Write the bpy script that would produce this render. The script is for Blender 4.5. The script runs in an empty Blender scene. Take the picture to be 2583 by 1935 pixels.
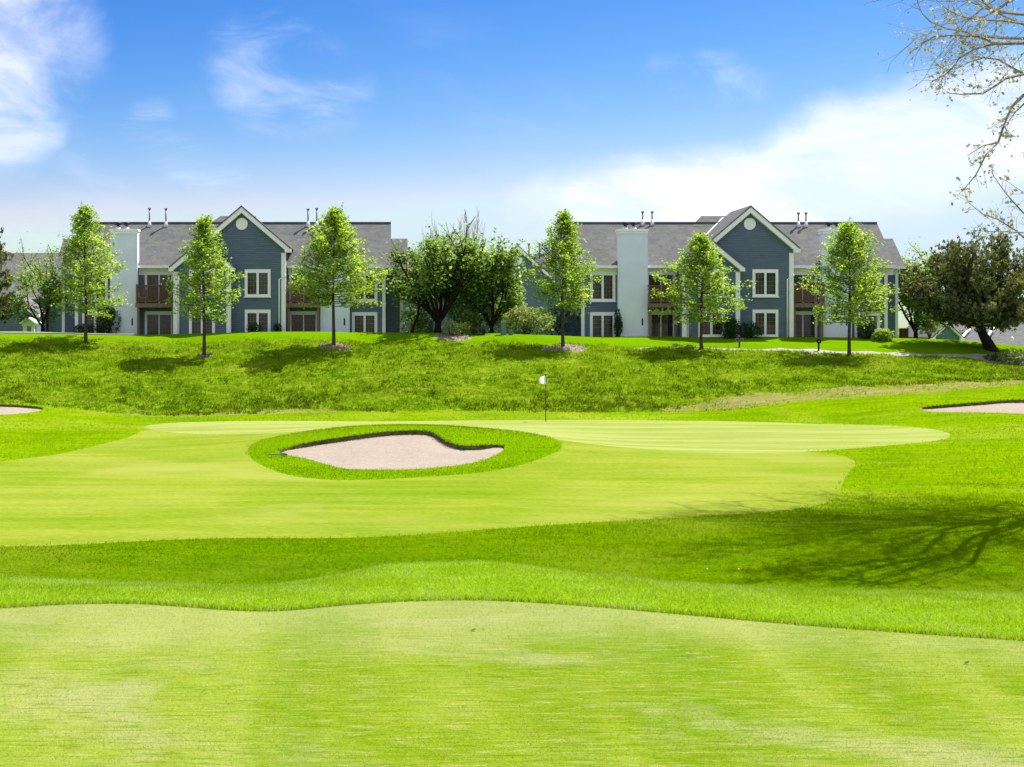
import bpy, math, random
import numpy as np
from mathutils import Vector, Matrix
from mathutils.geometry import delaunay_2d_cdt

random.seed(7)
RNG = np.random.default_rng(11)
scene = bpy.context.scene
COL = scene.collection

# ------------------------------------------------------------------ camera
FOCAL, VX, VY, EYE = 3500.0, 980.0, 820.0, 2.0      # pixels of the 2583 px wide photograph, eye height in metres
cam_data = bpy.data.cameras.new('camera')
cam = bpy.data.objects.new('camera', cam_data)
COL.objects.link(cam)
cam.location = (0, 0, EYE)
cam.rotation_euler = (math.radians(90), 0, 0)
cam_data.sensor_width = 36.0
cam_data.lens = FOCAL / 2583.0 * 36.0
cam_data.shift_x = (1291.5 - VX) / 2583.0
cam_data.shift_y = -(967.5 - VY) / 2583.0
cam_data.clip_start = 0.1
cam_data.clip_end = 8000
scene.camera = cam

# ------------------------------------------------------------------ sun, sky, exposure
SUN = Vector((0.40, 0.33, 0.855)).normalized()      # direction towards the sun
sun_data = bpy.data.lights.new('sun', 'SUN')
sun_data.energy = 3.6
sun_data.angle = math.radians(0.5)
sun_data.color = (1.0, 0.95, 0.87)
sun = bpy.data.objects.new('sun', sun_data)
COL.objects.link(sun)
sun.rotation_euler = SUN.to_track_quat('Z', 'Y').to_euler()
sun.location = (40, 40, 90)

scene.view_settings.view_transform = 'Standard'
scene.view_settings.look = 'None'
scene.view_settings.gamma = 1.0
scene.view_settings.use_curve_mapping = False
scene.view_settings.exposure = 1.7

world = bpy.data.worlds.new('World')
scene.world = world
world.use_nodes = True


def build_world():
    nt = world.node_tree
    N, L = nt.nodes, nt.links
    N.clear()

    def math_(op, a=None, b=None, c=None):
        n = N.new('ShaderNodeMath'); n.operation = op
        for i, v in enumerate((a, b, c)):
            if v is None: continue
            if isinstance(v, (int, float)): n.inputs[i].default_value = v
            else: L.new(v, n.inputs[i])
        return n.outputs[0]

    def smooth(v, lo, hi):
        n = N.new('ShaderNodeMapRange'); n.interpolation_type = 'SMOOTHSTEP'
        L.new(v, n.inputs[0]); n.inputs[1].default_value = lo; n.inputs[2].default_value = hi
        return n.outputs[0]

    def noise(vec, scale, detail=6, rough=0.55, dist=0.0):
        n = N.new('ShaderNodeTexNoise'); n.inputs['Scale'].default_value = scale
        n.inputs['Detail'].default_value = detail; n.inputs['Roughness'].default_value = rough
        n.inputs['Distortion'].default_value = dist
        L.new(vec, n.inputs['Vector'])
        return n.outputs['Fac']

    out = N.new('ShaderNodeOutputWorld'); bg = N.new('ShaderNodeBackground')
    sky = N.new('ShaderNodeTexSky'); sky.sky_type = 'NISHITA'; sky.sun_disc = False
    sky.sun_elevation = math.asin(SUN.z); sky.sun_rotation = math.atan2(SUN.x, SUN.y)
    sky.altitude = 200; sky.air_density = 1.0; sky.dust_density = 0.6; sky.ozone_density = 3.0
    hs = N.new('ShaderNodeHueSaturation'); hs.inputs['Saturation'].default_value = SKY_SAT
    L.new(sky.outputs[0], hs.inputs['Color'])
    # a clear, deep spring blue: per-channel response curve on the physical sky
    spl = N.new('ShaderNodeSeparateColor'); L.new(hs.outputs[0], spl.inputs[0])
    cmb = N.new('ShaderNodeCombineColor')
    for ch, (gain, power, cap, floor) in enumerate(SKY_CURVE):
        v = math_('MULTIPLY', spl.outputs[ch], SKY_STRENGTH)
        v = math_('MINIMUM', math_('MULTIPLY', math_('POWER', v, power), gain), cap)
        v = math_('MAXIMUM', v, floor)
        L.new(v, cmb.inputs[ch])
    sky_col = cmb.outputs[0]
    # azimuth / elevation of the view direction
    tc = N.new('ShaderNodeTexCoord'); sep = N.new('ShaderNodeSeparateXYZ'); L.new(tc.outputs['Generated'], sep.inputs[0])
    az = math_('ARCTAN2', sep.outputs[0], sep.outputs[1]); el = math_('ARCSINE', sep.outputs[2])
    comb = N.new('ShaderNodeCombineXYZ'); L.new(az, comb.inputs[0]); L.new(el, comb.inputs[1])
    # wind-sheared coordinates: cirrus runs up to the left
    warp = noise(comb.outputs[0], 5.0, 3, 0.5)
    wv = math_('MULTIPLY', math_('SUBTRACT', warp, 0.5), 0.16)
    sx = math_('ADD', math_('MULTIPLY', az, 0.9), math_('MULTIPLY', el, -0.55))
    sy = math_('ADD', math_('ADD', math_('MULTIPLY', el, 2.6), math_('MULTIPLY', az, 0.55)), wv)
    c2 = N.new('ShaderNodeCombineXYZ'); L.new(sx, c2.inputs[0]); L.new(sy, c2.inputs[1])
    fibre = noise(c2.outputs[0], 9.0, 8, 0.62, 0.6)
    soft = noise(c2.outputs[0], 3.4, 5, 0.5, 0.3)
    edge = noise(comb.outputs[0], 10.0, 7, 0.6, 0.5)
    ew = math_('SUBTRACT', edge, 0.5)

    def blob(px, py, rx, ry, tilt=0.0, ragged=0.9):
        a0 = math.atan((px - VX) / FOCAL); e0 = math.atan((VY - py) / FOCAL)
        da = math_('SUBTRACT', az, a0); de = math_('SUBTRACT', el, e0)
        c_, s_ = math.cos(tilt), math.sin(tilt)
        u = math_('ADD', math_('MULTIPLY', da, c_ / rx), math_('MULTIPLY', de, s_ / rx))
        v = math_('ADD', math_('MULTIPLY', da, -s_ / ry), math_('MULTIPLY', de, c_ / ry))
        r = math_('SQRT', math_('ADD', math_('MULTIPLY', u, u), math_('MULTIPLY', v, v)))
        r = math_('ADD', r, math_('MULTIPLY', ew, ragged))
        return smooth(r, 1.1, 0.55)

    big = blob(-120, 160, 0.10, 0.085, 0.0, 1.0)
    big = math_('MAXIMUM', big, blob(2330, 400, 0.20, 0.052, 0.26, 0.9))
    big = math_('MAXIMUM', big, blob(1800, 520, 0.15, 0.042, 0.06, 1.0))
    wisp = blob(740, 190, 0.065, 0.045, -0.3, 1.4)
    wisp = math_('MAXIMUM', wisp, blob(370, 325, 0.020, 0.024, -0.8, 1.2))
    wisp = math_('MAXIMUM', wisp, blob(1790, 220, 0.05, 0.022, -0.2, 1.3))
    wisp = math_('MAXIMUM', wisp, blob(500, 430, 0.06, 0.02, -0.5, 1.2))
    veil = math_('MULTIPLY', smooth(soft, 0.46, 0.82), 0.30)
    m_big = math_('MULTIPLY', big, math_('ADD', 0.42, math_('MULTIPLY', smooth(fibre, 0.36, 0.62), 0.56)))
    m_wisp = math_('MULTIPLY', wisp, math_('MULTIPLY', smooth(fibre, 0.40, 0.76), 0.50))
    m_veil = math_('MULTIPLY', veil, smooth(fibre, 0.40, 0.75))
    # denser, brighter cloud added out of view to fill the shade; masked off ahead
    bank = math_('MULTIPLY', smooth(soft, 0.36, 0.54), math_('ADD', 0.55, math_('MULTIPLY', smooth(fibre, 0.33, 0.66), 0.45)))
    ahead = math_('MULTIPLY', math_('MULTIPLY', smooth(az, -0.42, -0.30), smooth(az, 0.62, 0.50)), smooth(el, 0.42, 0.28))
    m_fill = math_('MULTIPLY', bank, math_('SUBTRACT', 1.0, ahead))
    mask = math_('MAXIMUM', math_('MULTIPLY', math_('MAXIMUM', math_('MAXIMUM', m_big, m_wisp), m_veil), 0.70), m_fill)
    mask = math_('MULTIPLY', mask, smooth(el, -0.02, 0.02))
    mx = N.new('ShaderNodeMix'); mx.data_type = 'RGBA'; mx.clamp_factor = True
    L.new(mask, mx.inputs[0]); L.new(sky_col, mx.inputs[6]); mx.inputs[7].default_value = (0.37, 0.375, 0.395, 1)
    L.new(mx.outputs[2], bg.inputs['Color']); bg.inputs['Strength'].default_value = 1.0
    L.new(bg.outputs[0], out.inputs[0])


SKY_STRENGTH, SKY_SAT = 0.05, 1.25
SKY_CURVE = [(12.0, 2.40, 0.216, 0.022), (2.42, 1.81, 0.268, 0.07), (0.88, 1.0, 0.315, 0.16)]
build_world()

# ------------------------------------------------------------------ materials
def new_mat(name):
    m = bpy.data.materials.new(name); m.use_nodes = True
    nt = m.node_tree; b = nt.nodes['Principled BSDF']
    return m, nt, nt.nodes, nt.links, b


def node_noise(nt, vec, scale, detail=4, rough=0.55, dist=0.0):
    n = nt.nodes.new('ShaderNodeTexNoise'); n.inputs['Scale'].default_value = scale
    n.inputs['Detail'].default_value = detail; n.inputs['Roughness'].default_value = rough
    n.inputs['Distortion'].default_value = dist
    nt.links.new(vec, n.inputs['Vector'])
    return n.outputs['Fac']


def node_map(nt, vec, scale=(1, 1, 1), rot=(0, 0, 0), loc=(0, 0, 0)):
    n = nt.nodes.new('ShaderNodeMapping'); n.inputs['Scale'].default_value = scale
    n.inputs['Rotation'].default_value = rot; n.inputs['Location'].default_value = loc
    nt.links.new(vec, n.inputs['Vector'])
    return n.outputs[0]


def node_ramp(nt, fac, stops):
    n = nt.nodes.new('ShaderNodeValToRGB'); e = n.color_ramp.elements
    while len(e) < len(stops): e.new(0.5)
    for el, (p, c) in zip(e, stops):
        el.position = p; el.color = (*c, 1)
    nt.links.new(fac, n.inputs[0])
    return n.outputs[0]


def node_mix(nt, fac, a, b, blend='MIX'):
    n = nt.nodes.new('ShaderNodeMix'); n.data_type = 'RGBA'; n.blend_type = blend
    for sock, v in ((n.inputs[0], fac), (n.inputs[6], a), (n.inputs[7], b)):
        if isinstance(v, (int, float)): sock.default_value = v
        elif isinstance(v, tuple): sock.default_value = (*v, 1)
        else: nt.links.new(v, sock)
    return n.outputs[2]


def node_range(nt, v, lo, hi, a=0.0, b=1.0):
    n = nt.nodes.new('ShaderNodeMapRange'); nt.links.new(v, n.inputs[0])
    n.interpolation_type = 'SMOOTHSTEP'
    for i, k in enumerate((lo, hi, a, b)): n.inputs[i + 1].default_value = k
    return n.outputs[0]


def node_bump(nt, b, h, strength, dist):
    n = nt.nodes.new('ShaderNodeBump'); n.inputs['Strength'].default_value = strength; n.inputs['Distance'].default_value = dist
    nt.links.new(h, n.inputs['Height']); nt.links.new(n.outputs[0], b.inputs['Normal'])


def plain(name, col, rough=0.7, var=0.12, scale=3.0, bump=0.0, bscale=40.0, metal=0.0, spec=0.3):
    m, nt, N, L, b = new_mat(name)
    tc = N.new('ShaderNodeTexCoord').outputs['Object']
    f = node_noise(nt, tc, scale, 5, 0.6)
    lo = tuple(c * (1 - var) for c in col); hi = tuple(min(1, c * (1 + var)) for c in col)
    L.new(node_ramp(nt, f, [(0.3, lo), (0.7, hi)]), b.inputs['Base Color'])
    b.inputs['Roughness'].default_value = rough; b.inputs['Metallic'].default_value = metal
    b.inputs['Specular IOR Level'].default_value = spec
    if bump: node_bump(nt, b, node_noise(nt, tc, bscale, 4), bump, 0.02)
    return m


def raked_sand(name, col):
    m, nt, N, L, b = new_mat(name)
    tc = N.new('ShaderNodeTexCoord').outputs['Object']
    f = node_noise(nt, tc, 0.8, 6, 0.65, 0.5); g = node_noise(nt, tc, 5.0, 5, 0.65)
    c = node_ramp(nt, f, [(0.3, tuple(k * 0.86 for k in col)), (0.7, tuple(k * 1.10 for k in col))])
    c = node_mix(nt, 0.35, c, node_ramp(nt, g, [(0.3, tuple(k * 0.72 for k in col)), (0.65, tuple(k * 1.15 for k in col))]))
    L.new(c, b.inputs['Base Color']); b.inputs['Roughness'].default_value = 0.95; b.inputs['Specular IOR Level'].default_value = 0.05
    w = N.new('ShaderNodeTexWave'); w.inputs['Scale'].default_value = 2.6; w.inputs['Distortion'].default_value = 9.0; w.inputs['Detail'].default_value = 3.0
    L.new(node_map(nt, tc, (1, 0.6, 1), rot=(0, 0, 0.5)), w.inputs['Vector'])
    ad = N.new('ShaderNodeMath'); ad.operation = 'MULTIPLY_ADD'; L.new(w.outputs['Fac'], ad.inputs[0]); ad.inputs[1].default_value = 0.10; L.new(g, ad.inputs[2])
    node_bump(nt, b, ad.outputs[0], 0.7, 0.06)
    return m


def turf(name, dark, mid, light, big=0.35, streak=(0.8, 7.0), fine=60.0, streak_amt=0.5, fine_amt=0.4, bump=0.4, bdist=0.02, dry=None, dry_amt=0.0, pale=None, pale_scale=0.3, contrast=1.0, pale_amt=0.75, bands=0.0, hollow=False, flecks=0.0, apron=0.0):
    """mown or rough grass seen as a surface: patches, grain across the slope and fine speckle"""
    m, nt, N, L, b = new_mat(name)
    tc = N.new('ShaderNodeTexCoord').outputs['Object']
    a = node_noise(nt, tc, big, 5, 0.55, 0.4)
    s = node_noise(nt, node_map(nt, tc, (streak[0], streak[1], 1)), 1.0, 6, 0.65)
    f = node_noise(nt, node_map(nt, tc, (0.55, 1.0, 1.0)), fine, 3, 0.6)
    c = node_ramp(nt, a, [(0.32, dark), (0.5, mid), (0.70, light)])
    c = node_mix(nt, streak_amt, c, node_mix(nt, node_range(nt, s, 0.5 - 0.15 / contrast, 0.5 + 0.15 / contrast), tuple(k / contrast ** 0.5 for k in dark), tuple(k * contrast ** 0.35 for k in light)))
    c = node_mix(nt, fine_amt, c, node_ramp(nt, f, [(0.30, tuple(k * 0.55 for k in dark)), (0.5, mid), (0.72, tuple(k * 1.35 for k in light))]))
    if bands:       # mower bands running away across the green
        w = node_noise(nt, node_map(nt, tc, (1.0, 0.10, 1), rot=(0, 0, 0.10)), 1.15, 3, 0.5, 0.9)
        c = node_mix(nt, bands, c, node_ramp(nt, w, [(0.40, dark), (0.50, mid), (0.60, tuple(k * 1.12 for k in light))]))
    if dry:
        d = node_noise(nt, node_map(nt, tc, (0.5, 1.0, 1), loc=(3, 7, 0)), 0.6, 6, 0.65, 0.5)
        c = node_mix(nt, node_range(nt, d, 0.56, 0.72, 0, dry_amt), c, dry)
    if pale:
        d = node_noise(nt, node_map(nt, tc, (0.7, 1.0, 1), loc=(13, 2, 0)), pale_scale, 5, 0.6, 0.6)
        c = node_mix(nt, node_range(nt, d, 0.48, 0.70, 0, pale_amt), c, pale)
    if flecks:      # short pale and dark dashes across the line of sight
        k1 = node_noise(nt, node_map(nt, tc, (4.0, 24.0, 1), loc=(1, 5, 0)), 1.0, 4, 0.65)
        k2 = node_noise(nt, node_map(nt, tc, (4.2, 30.0, 1), loc=(9, 3, 0)), 1.0, 3, 0.6)
        c = node_mix(nt, node_range(nt, k1, 0.50, 0.70, 0, flecks), c, (0.225, 0.232, 0.095))
        c = node_mix(nt, node_range(nt, k2, 0.50, 0.70, 0, flecks * 1.1), c, tuple(k * 0.8 for k in dark))
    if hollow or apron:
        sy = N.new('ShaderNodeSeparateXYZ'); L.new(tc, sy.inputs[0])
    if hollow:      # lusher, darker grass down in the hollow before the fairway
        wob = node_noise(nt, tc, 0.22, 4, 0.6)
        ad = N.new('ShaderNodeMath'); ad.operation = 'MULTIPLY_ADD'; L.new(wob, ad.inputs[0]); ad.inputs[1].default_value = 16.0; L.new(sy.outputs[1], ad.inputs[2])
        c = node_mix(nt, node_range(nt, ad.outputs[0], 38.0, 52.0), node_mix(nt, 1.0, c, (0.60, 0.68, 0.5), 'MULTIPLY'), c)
    if apron:       # worn paler turf towards the far edge of the green
        wob = node_noise(nt, tc, 0.9, 4, 0.6)
        ad = N.new('ShaderNodeMath'); ad.operation = 'MULTIPLY_ADD'; L.new(wob, ad.inputs[0]); ad.inputs[1].default_value = 2.4; L.new(sy.outputs[1], ad.inputs[2])
        c = node_mix(nt, node_range(nt, ad.outputs[0], 9.2, 10.9, 0.0, apron), c, (0.205, 0.220, 0.092))
    L.new(c, b.inputs['Base Color'])
    b.inputs['Roughness'].default_value = 0.95
    b.inputs['Specular IOR Level'].default_value = 0.0
    if bump: node_bump(nt, b, f, bump, bdist)
    return m


def leaf(name, stops, translucent=0.4, patch=0.0, patch_scale=0.6, spec=0.15):
    """leaves and blades: colour differs from blade to blade, light comes through"""
    m, nt, N, L, b = new_mat(name)
    N.remove(b)
    out = [n for n in N if n.type == 'OUTPUT_MATERIAL'][0]
    g = N.new('ShaderNodeNewGeometry')
    fac = g.outputs['Random Per Island']
    if patch:
        tc = N.new('ShaderNodeTexCoord').outputs['Object']
        p = node_noise(nt, tc, patch_scale, 4, 0.6)
        mm = N.new('ShaderNodeMix'); mm.inputs[0].default_value = patch
        L.new(fac, mm.inputs[2]); L.new(node_range(nt, p, 0.3, 0.7), mm.inputs[3]); fac = mm.outputs[0]
    c = node_ramp(nt, fac, stops)
    d = N.new('ShaderNodeBsdfPrincipled'); d.inputs['Roughness'].default_value = 0.6; d.inputs['Specular IOR Level'].default_value = spec
    t = N.new('ShaderNodeBsdfTranslucent'); mix = N.new('ShaderNodeMixShader'); mix.inputs[0].default_value = translucent
    L.new(c, d.inputs['Base Color'])
    warm = node_mix(nt, 1.0, c, (1.15, 1.1, 0.45) if spec != 0.1 else (1.0, 1.0, 1.0), 'MULTIPLY')
    L.new(warm, t.inputs['Color'])
    L.new(d.outputs[0], mix.inputs[1]); L.new(t.outputs[0], mix.inputs[2]); L.new(mix.outputs[0], out.inputs[0])
    return m


def siding(name, col):
    m, nt, N, L, b = new_mat(name)
    tc = N.new('ShaderNodeTexCoord').outputs['Object']
    sep = N.new('ShaderNodeSeparateXYZ'); L.new(tc, sep.inputs[0])
    w = N.new('ShaderNodeMath'); w.operation = 'MULTIPLY'; L.new(sep.outputs[2], w.inputs[0]); w.inputs[1].default_value = 1 / 0.145
    fr = N.new('ShaderNodeMath'); fr.operation = 'FRACT'; L.new(w.outputs[0], fr.inputs[0])
    groove = node_range(nt, fr.outputs[0], 0.0, 0.16)
    n = node_noise(nt, node_map(nt, tc, (1.5, 1.5, 9)), 1.3, 4)
    c = node_ramp(nt, n, [(0.3, tuple(k * 0.85 for k in col)), (0.7, tuple(k * 1.12 for k in col))])
    c = node_mix(nt, groove, tuple(k * 0.45 for k in col), c)
    L.new(c, b.inputs['Base Color']); b.inputs['Roughness'].default_value = 0.7; b.inputs['Specular IOR Level'].default_value = 0.2
    inv = N.new('ShaderNodeMath'); inv.operation = 'SUBTRACT'; inv.inputs[0].default_value = 1; L.new(fr.outputs[0], inv.inputs[1])
    node_bump(nt, b, inv.outputs[0], 0.6, 0.015)
    return m


def shingles(name, col):
    m, nt, N, L, b = new_mat(name)
    tc = N.new('ShaderNodeTexCoord').outputs['Object']
    v = N.new('ShaderNodeTexVoronoi'); v.inputs['Scale'].default_value = 1.0
    L.new(node_map(nt, tc, (2.3, 4.0, 4.0)), v.inputs['Vector'])
    big = node_noise(nt, tc, 0.9, 5, 0.6)
    fine = node_noise(nt, tc, 5.0, 4, 0.6)
    sepc = N.new('ShaderNodeSeparateColor'); L.new(v.outputs['Color'], sepc.inputs[0])
    c = node_ramp(nt, sepc.outputs[0], [(0.0, tuple(k * 0.60 for k in col)), (0.55, col), (1.0, tuple(k * 1.45 for k in col))])
    c = node_mix(nt, 0.45, c, node_ramp(nt, fine, [(0.35, tuple(k * 0.65 for k in col)), (0.65, tuple(k * 1.3 for k in col))]))
    c = node_mix(nt, 0.35, c, node_ramp(nt, big, [(0.35, (col[0] * 1.12, col[1] * 1.0, col[2] * 0.9)), (0.65, (col[0] * 0.88, col[1] * 0.95, col[2] * 1.1))]))
    sep = N.new('ShaderNodeSeparateXYZ'); L.new(tc, sep.inputs[0])
    w = N.new('ShaderNodeMath'); w.operation = 'MULTIPLY'; L.new(sep.outputs[2], w.inputs[0]); w.inputs[1].default_value = 1 / 0.105
    fr = N.new('ShaderNodeMath'); fr.operation = 'FRACT'; L.new(w.outputs[0], fr.inputs[0])
    c = node_mix(nt, node_range(nt, fr.outputs[0], 0.0, 0.25), tuple(k * 0.7 for k in col), c)
    L.new(c, b.inputs['Base Color']); b.inputs['Roughness'].default_value = 0.92; b.inputs['Specular IOR Level'].default_value = 0.1
    node_bump(nt, b, fine, 0.5, 0.02)
    return m


def window_glass(name):
    m, nt, N, L, b = new_mat(name)
    tc = N.new('ShaderNodeTexCoord').outputs['Object']
    n = node_noise(nt, node_map(nt, tc, (1.1, 1, 0.5)), 1.4, 3)
    L.new(node_ramp(nt, n, [(0.38, (0.006, 0.008, 0.009)), (0.62, (0.035, 0.038, 0.036))]), b.inputs['Base Color'])
    b.inputs['Roughness'].default_value = 0.08; b.inputs['Specular IOR Level'].default_value = 0.45
    return m


def bark(name, col):
    m, nt, N, L, b = new_mat(name)
    tc = N.new('ShaderNodeTexCoord').outputs['Object']
    n = node_noise(nt, node_map(nt, tc, (9, 9, 1.6)), 1.6, 6, 0.65, 0.4)
    L.new(node_ramp(nt, n, [(0.3, tuple(k * 0.5 for k in col)), (0.7, tuple(k * 1.3 for k in col))]), b.inputs['Base Color'])
    b.inputs['Roughness'].default_value = 0.9; b.inputs['Specular IOR Level'].default_value = 0.1  # yellow green tufts only high up and towards the right
    node_bump(nt, b, n, 0.7, 0.02)
    return m


M = {}
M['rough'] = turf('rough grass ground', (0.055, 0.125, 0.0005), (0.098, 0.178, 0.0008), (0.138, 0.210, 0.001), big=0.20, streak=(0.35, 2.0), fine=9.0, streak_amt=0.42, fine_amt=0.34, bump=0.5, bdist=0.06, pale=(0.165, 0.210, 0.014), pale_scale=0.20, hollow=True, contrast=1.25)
M['valley'] = turf('valley rough ground', (0.04692, 0.09588, 0.000408), (0.06936, 0.1306, 0.00051), (0.08976, 0.153, 0.000816), big=0.30, streak=(0.6, 3.5), fine=22.0, streak_amt=0.4, fine_amt=0.4, bump=0.5, bdist=0.04)
M['hill'] = turf('unmown bank ground', (0.040, 0.088, 0.002), (0.092, 0.165, 0.003), (0.140, 0.205, 0.010), big=0.42, streak=(0.5, 1.3), fine=3.2, streak_amt=0.42, fine_amt=0.5, bump=0.8, bdist=0.15, dry=(0.18, 0.145, 0.05), dry_amt=0.45, contrast=1.3)
M['lawn'] = turf('mown lawn', (0.0665, 0.15, 0.0006), (0.0836, 0.176, 0.0008), (0.1026, 0.196, 0.001), big=0.25, streak=(0.35, 1.6), fine=6.0, streak_amt=0.4, fine_amt=0.25, bump=0.3, bdist=0.04)
M['fairway'] = turf('fairway turf', (0.078, 0.148, 0.002), (0.140, 0.184, 0.014), (0.192, 0.213, 0.036), big=0.13, streak=(0.12, 0.8), fine=11.0, streak_amt=0.36, fine_amt=0.24, bump=0.15, bdist=0.01, pale=(0.192, 0.210, 0.045), pale_scale=0.11, contrast=1.15)
M['green'] = turf('putting turf', (0.155, 0.198, 0.030), (0.180, 0.216, 0.048), (0.210, 0.238, 0.080), big=0.14, streak=(0.10, 0.9), fine=18.0, streak_amt=0.6, fine_amt=0.12, bump=0.1, bdist=0.005, contrast=1.2)
M['near_green'] = turf('near putting turf', (0.072, 0.140, 0.001), (0.116, 0.170, 0.004), (0.178, 0.212, 0.038), big=0.9, streak=(3.2, 16.0), fine=80.0, streak_amt=0.34, fine_amt=0.38, bump=0.6, bdist=0.008, pale=(0.226, 0.226, 0.115), pale_scale=0.8, contrast=1.7, pale_amt=0.6, bands=0.38, flecks=0.62, apron=0.55, dry=(0.170, 0.172, 0.030), dry_amt=0.35)
M['blade_green'] = leaf('putting green blades', [(0.0, (0.11, 0.20, 0.002)), (0.45, (0.22, 0.30, 0.010)), (0.8, (0.34, 0.39, 0.08)), (1.0, (0.58, 0.58, 0.30))], 0.42, 0.4, 1.1, 0.0)
M['dry'] = turf('dry grass and bare soil', (0.085, 0.115, 0.008), (0.150, 0.150, 0.035), (0.22, 0.175, 0.09), big=0.6, streak=(0.5, 1.5), fine=5.0, streak_amt=0.5, fine_amt=0.4, bump=0.6, bdist=0.08, pale=(0.10, 0.16, 0.006), pale_scale=0.45)
M['fringe'] = turf('collar ground', (0.08944, 0.1755, 0.00156), (0.1286, 0.2282, 0.0026), (0.1621, 0.2574, 0.0078), big=0.9, streak=(2.0, 5.0), fine=60.0, streak_amt=0.3, fine_amt=0.45, bump=0.6, bdist=0.02)
M['ring'] = turf('bunker surround grass', (0.0575, 0.1323, 0.00069), (0.0851, 0.1725, 0.00092), (0.115, 0.2047, 0.00115), big=0.30, streak=(0.5, 2.4), fine=11.0, streak_amt=0.35, fine_amt=0.30, bump=0.5, bdist=0.05)
M['sand'] = raked_sand('bunker sand', (0.235, 0.197, 0.163))
M['soil'] = plain('bunker lip soil', (0.085, 0.088, 0.034), 0.95, 0.55, 5.0, 0.8, 20)
M['concrete'] = plain('path concrete', (0.2418, 0.2217, 0.2015), 0.9, 0.12, 1.0, 0.2, 30)
M['mulch'] = plain('wood mulch', (0.186, 0.1442, 0.1116), 0.95, 0.6, 5.0, 1.0, 14)
M['siding'] = siding('blue grey clapboard', (0.112, 0.148, 0.205))
M['trim'] = plain('white trim paint', (0.86, 0.83, 0.88), 0.55, 0.03, 1.5)
M['stucco'] = plain('pale blue chimney stucco', (0.70, 0.72, 0.88), 0.85, 0.05, 1.0, 0.3, 60)
M['shingle'] = shingles('grey asphalt shingles', (0.115, 0.118, 0.117))
M['glass'] = window_glass('dark window glass')
M['muntin'] = plain('tan window grille', (0.2108, 0.186, 0.1488), 0.7, 0.25, 4.0)
M['brown'] = plain('brown stained timber', (0.1502, 0.07589, 0.05357), 0.8, 0.3, 5.0)
M['beam'] = plain('tan timber beam', (0.1781, 0.131, 0.08906), 0.8, 0.2, 5.0)
M['dark'] = plain('dark recess paint', (0.00744, 0.00806, 0.0093), 0.8, 0.3, 4.0)
M['black'] = plain('black metal', (0.00744, 0.00744, 0.00806), 0.5, 0.2, 6.0)
M['zinc'] = plain('zinc pipe', (0.186, 0.186, 0.1922), 0.45, 0.2, 6.0, metal=0.6)
M['flash'] = plain('bare metal flashing', (0.6045, 0.5964, 0.6287), 0.35, 0.1, 3.0, metal=0.3)
M['white'] = plain('white plastic', (0.6696, 0.6696, 0.6789), 0.5, 0.06, 6.0)
M['mauve'] = plain('mauve cushion fabric', (0.1488, 0.1364, 0.2232), 0.9, 0.15, 6.0)
M['terracotta'] = plain('terracotta', (0.2976, 0.1054, 0.0558), 0.8, 0.15, 6.0)
M['signdark'] = plain('dark brown sign paint', (0.0186, 0.01054, 0.00868), 0.6, 0.2, 8.0)
M['signpink'] = plain('pale sign print', (0.31, 0.2232, 0.2108), 0.6, 0.1, 8.0)
M['utility'] = plain('grey green utility cabinet', (0.1054, 0.1612, 0.1612), 0.5, 0.12, 3.0)
M['flag'] = leaf('white flag cloth', [(0.0, (0.80, 0.80, 0.84)), (1.0, (0.82, 0.82, 0.86))], 0.5, spec=0.1)
M['rust'] = plain('red brown leaf', (0.18, 0.036, 0.0144), 0.8, 0.2, 6.0)
M['bark'] = bark('grey brown bark', (0.0682, 0.0527, 0.0434))
M['bark_dark'] = bark('dark bark', (0.0186, 0.01488, 0.0124))
M['twig'] = bark('pale twig bark', (0.2976, 0.2455, 0.2083))
M['fence'] = plain('reddish timber fence', (0.1488, 0.0682, 0.0403), 0.85, 0.25, 3.0)
M['leaf_young'] = leaf('young tree leaves', [(0.0, (0.09348, 0.1917, 0.01863)), (0.35, (0.207, 0.354, 0.03415)), (0.7, (0.3471, 0.4941, 0.06986)), (0.9, (0.5073, 0.6194, 0.1708)), (1.0, (0.731, 0.8075, 0.5589))], 0.58, 0.30, 0.7)
M['leaf_dark'] = leaf('dark glossy leaves', [(0.0, (0.0408, 0.0972, 0.01863)), (0.45, (0.1326, 0.2484, 0.0414)), (0.78, (0.2754, 0.3996, 0.1035)), (0.93, (0.51, 0.5832, 0.3105)), (1.0, (0.7344, 0.756, 0.5692))], 0.48, 0.3, 0.9)
M['leaf_mid'] = leaf('mid green leaves', [(0.0, (0.091, 0.182, 0.0195)), (0.5, (0.221, 0.351, 0.039)), (1.0, (0.494, 0.546, 0.156))], 0.48, 0.3, 0.8)
M['leaf_olive'] = leaf('olive shrub leaves', [(0.0, (0.08, 0.135, 0.03375)), (0.5, (0.19, 0.2587, 0.0675)), (1.0, (0.42, 0.4725, 0.225))], 0.42, 0.3, 0.8)
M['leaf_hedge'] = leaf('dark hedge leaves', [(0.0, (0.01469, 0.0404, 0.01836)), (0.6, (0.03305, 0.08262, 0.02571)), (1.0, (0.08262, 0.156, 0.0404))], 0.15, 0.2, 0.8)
M['needle'] = leaf('dark olive needles', [(0.0, (0.04264, 0.0552, 0.023)), (0.5, (0.1119, 0.1325, 0.0483)), (0.85, (0.2132, 0.2208, 0.08625)), (1.0, (0.4477, 0.4195, 0.23))], 0.28, 0.35, 0.7)
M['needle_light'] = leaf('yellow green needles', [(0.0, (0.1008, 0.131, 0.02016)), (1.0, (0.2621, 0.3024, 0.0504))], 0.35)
M['leaf_bud'] = leaf('small spring leaves', [(0.0, (0.20, 0.21, 0.15)), (0.5, (0.34, 0.33, 0.25)), (1.0, (0.55, 0.52, 0.43))], 0.35)
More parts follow.
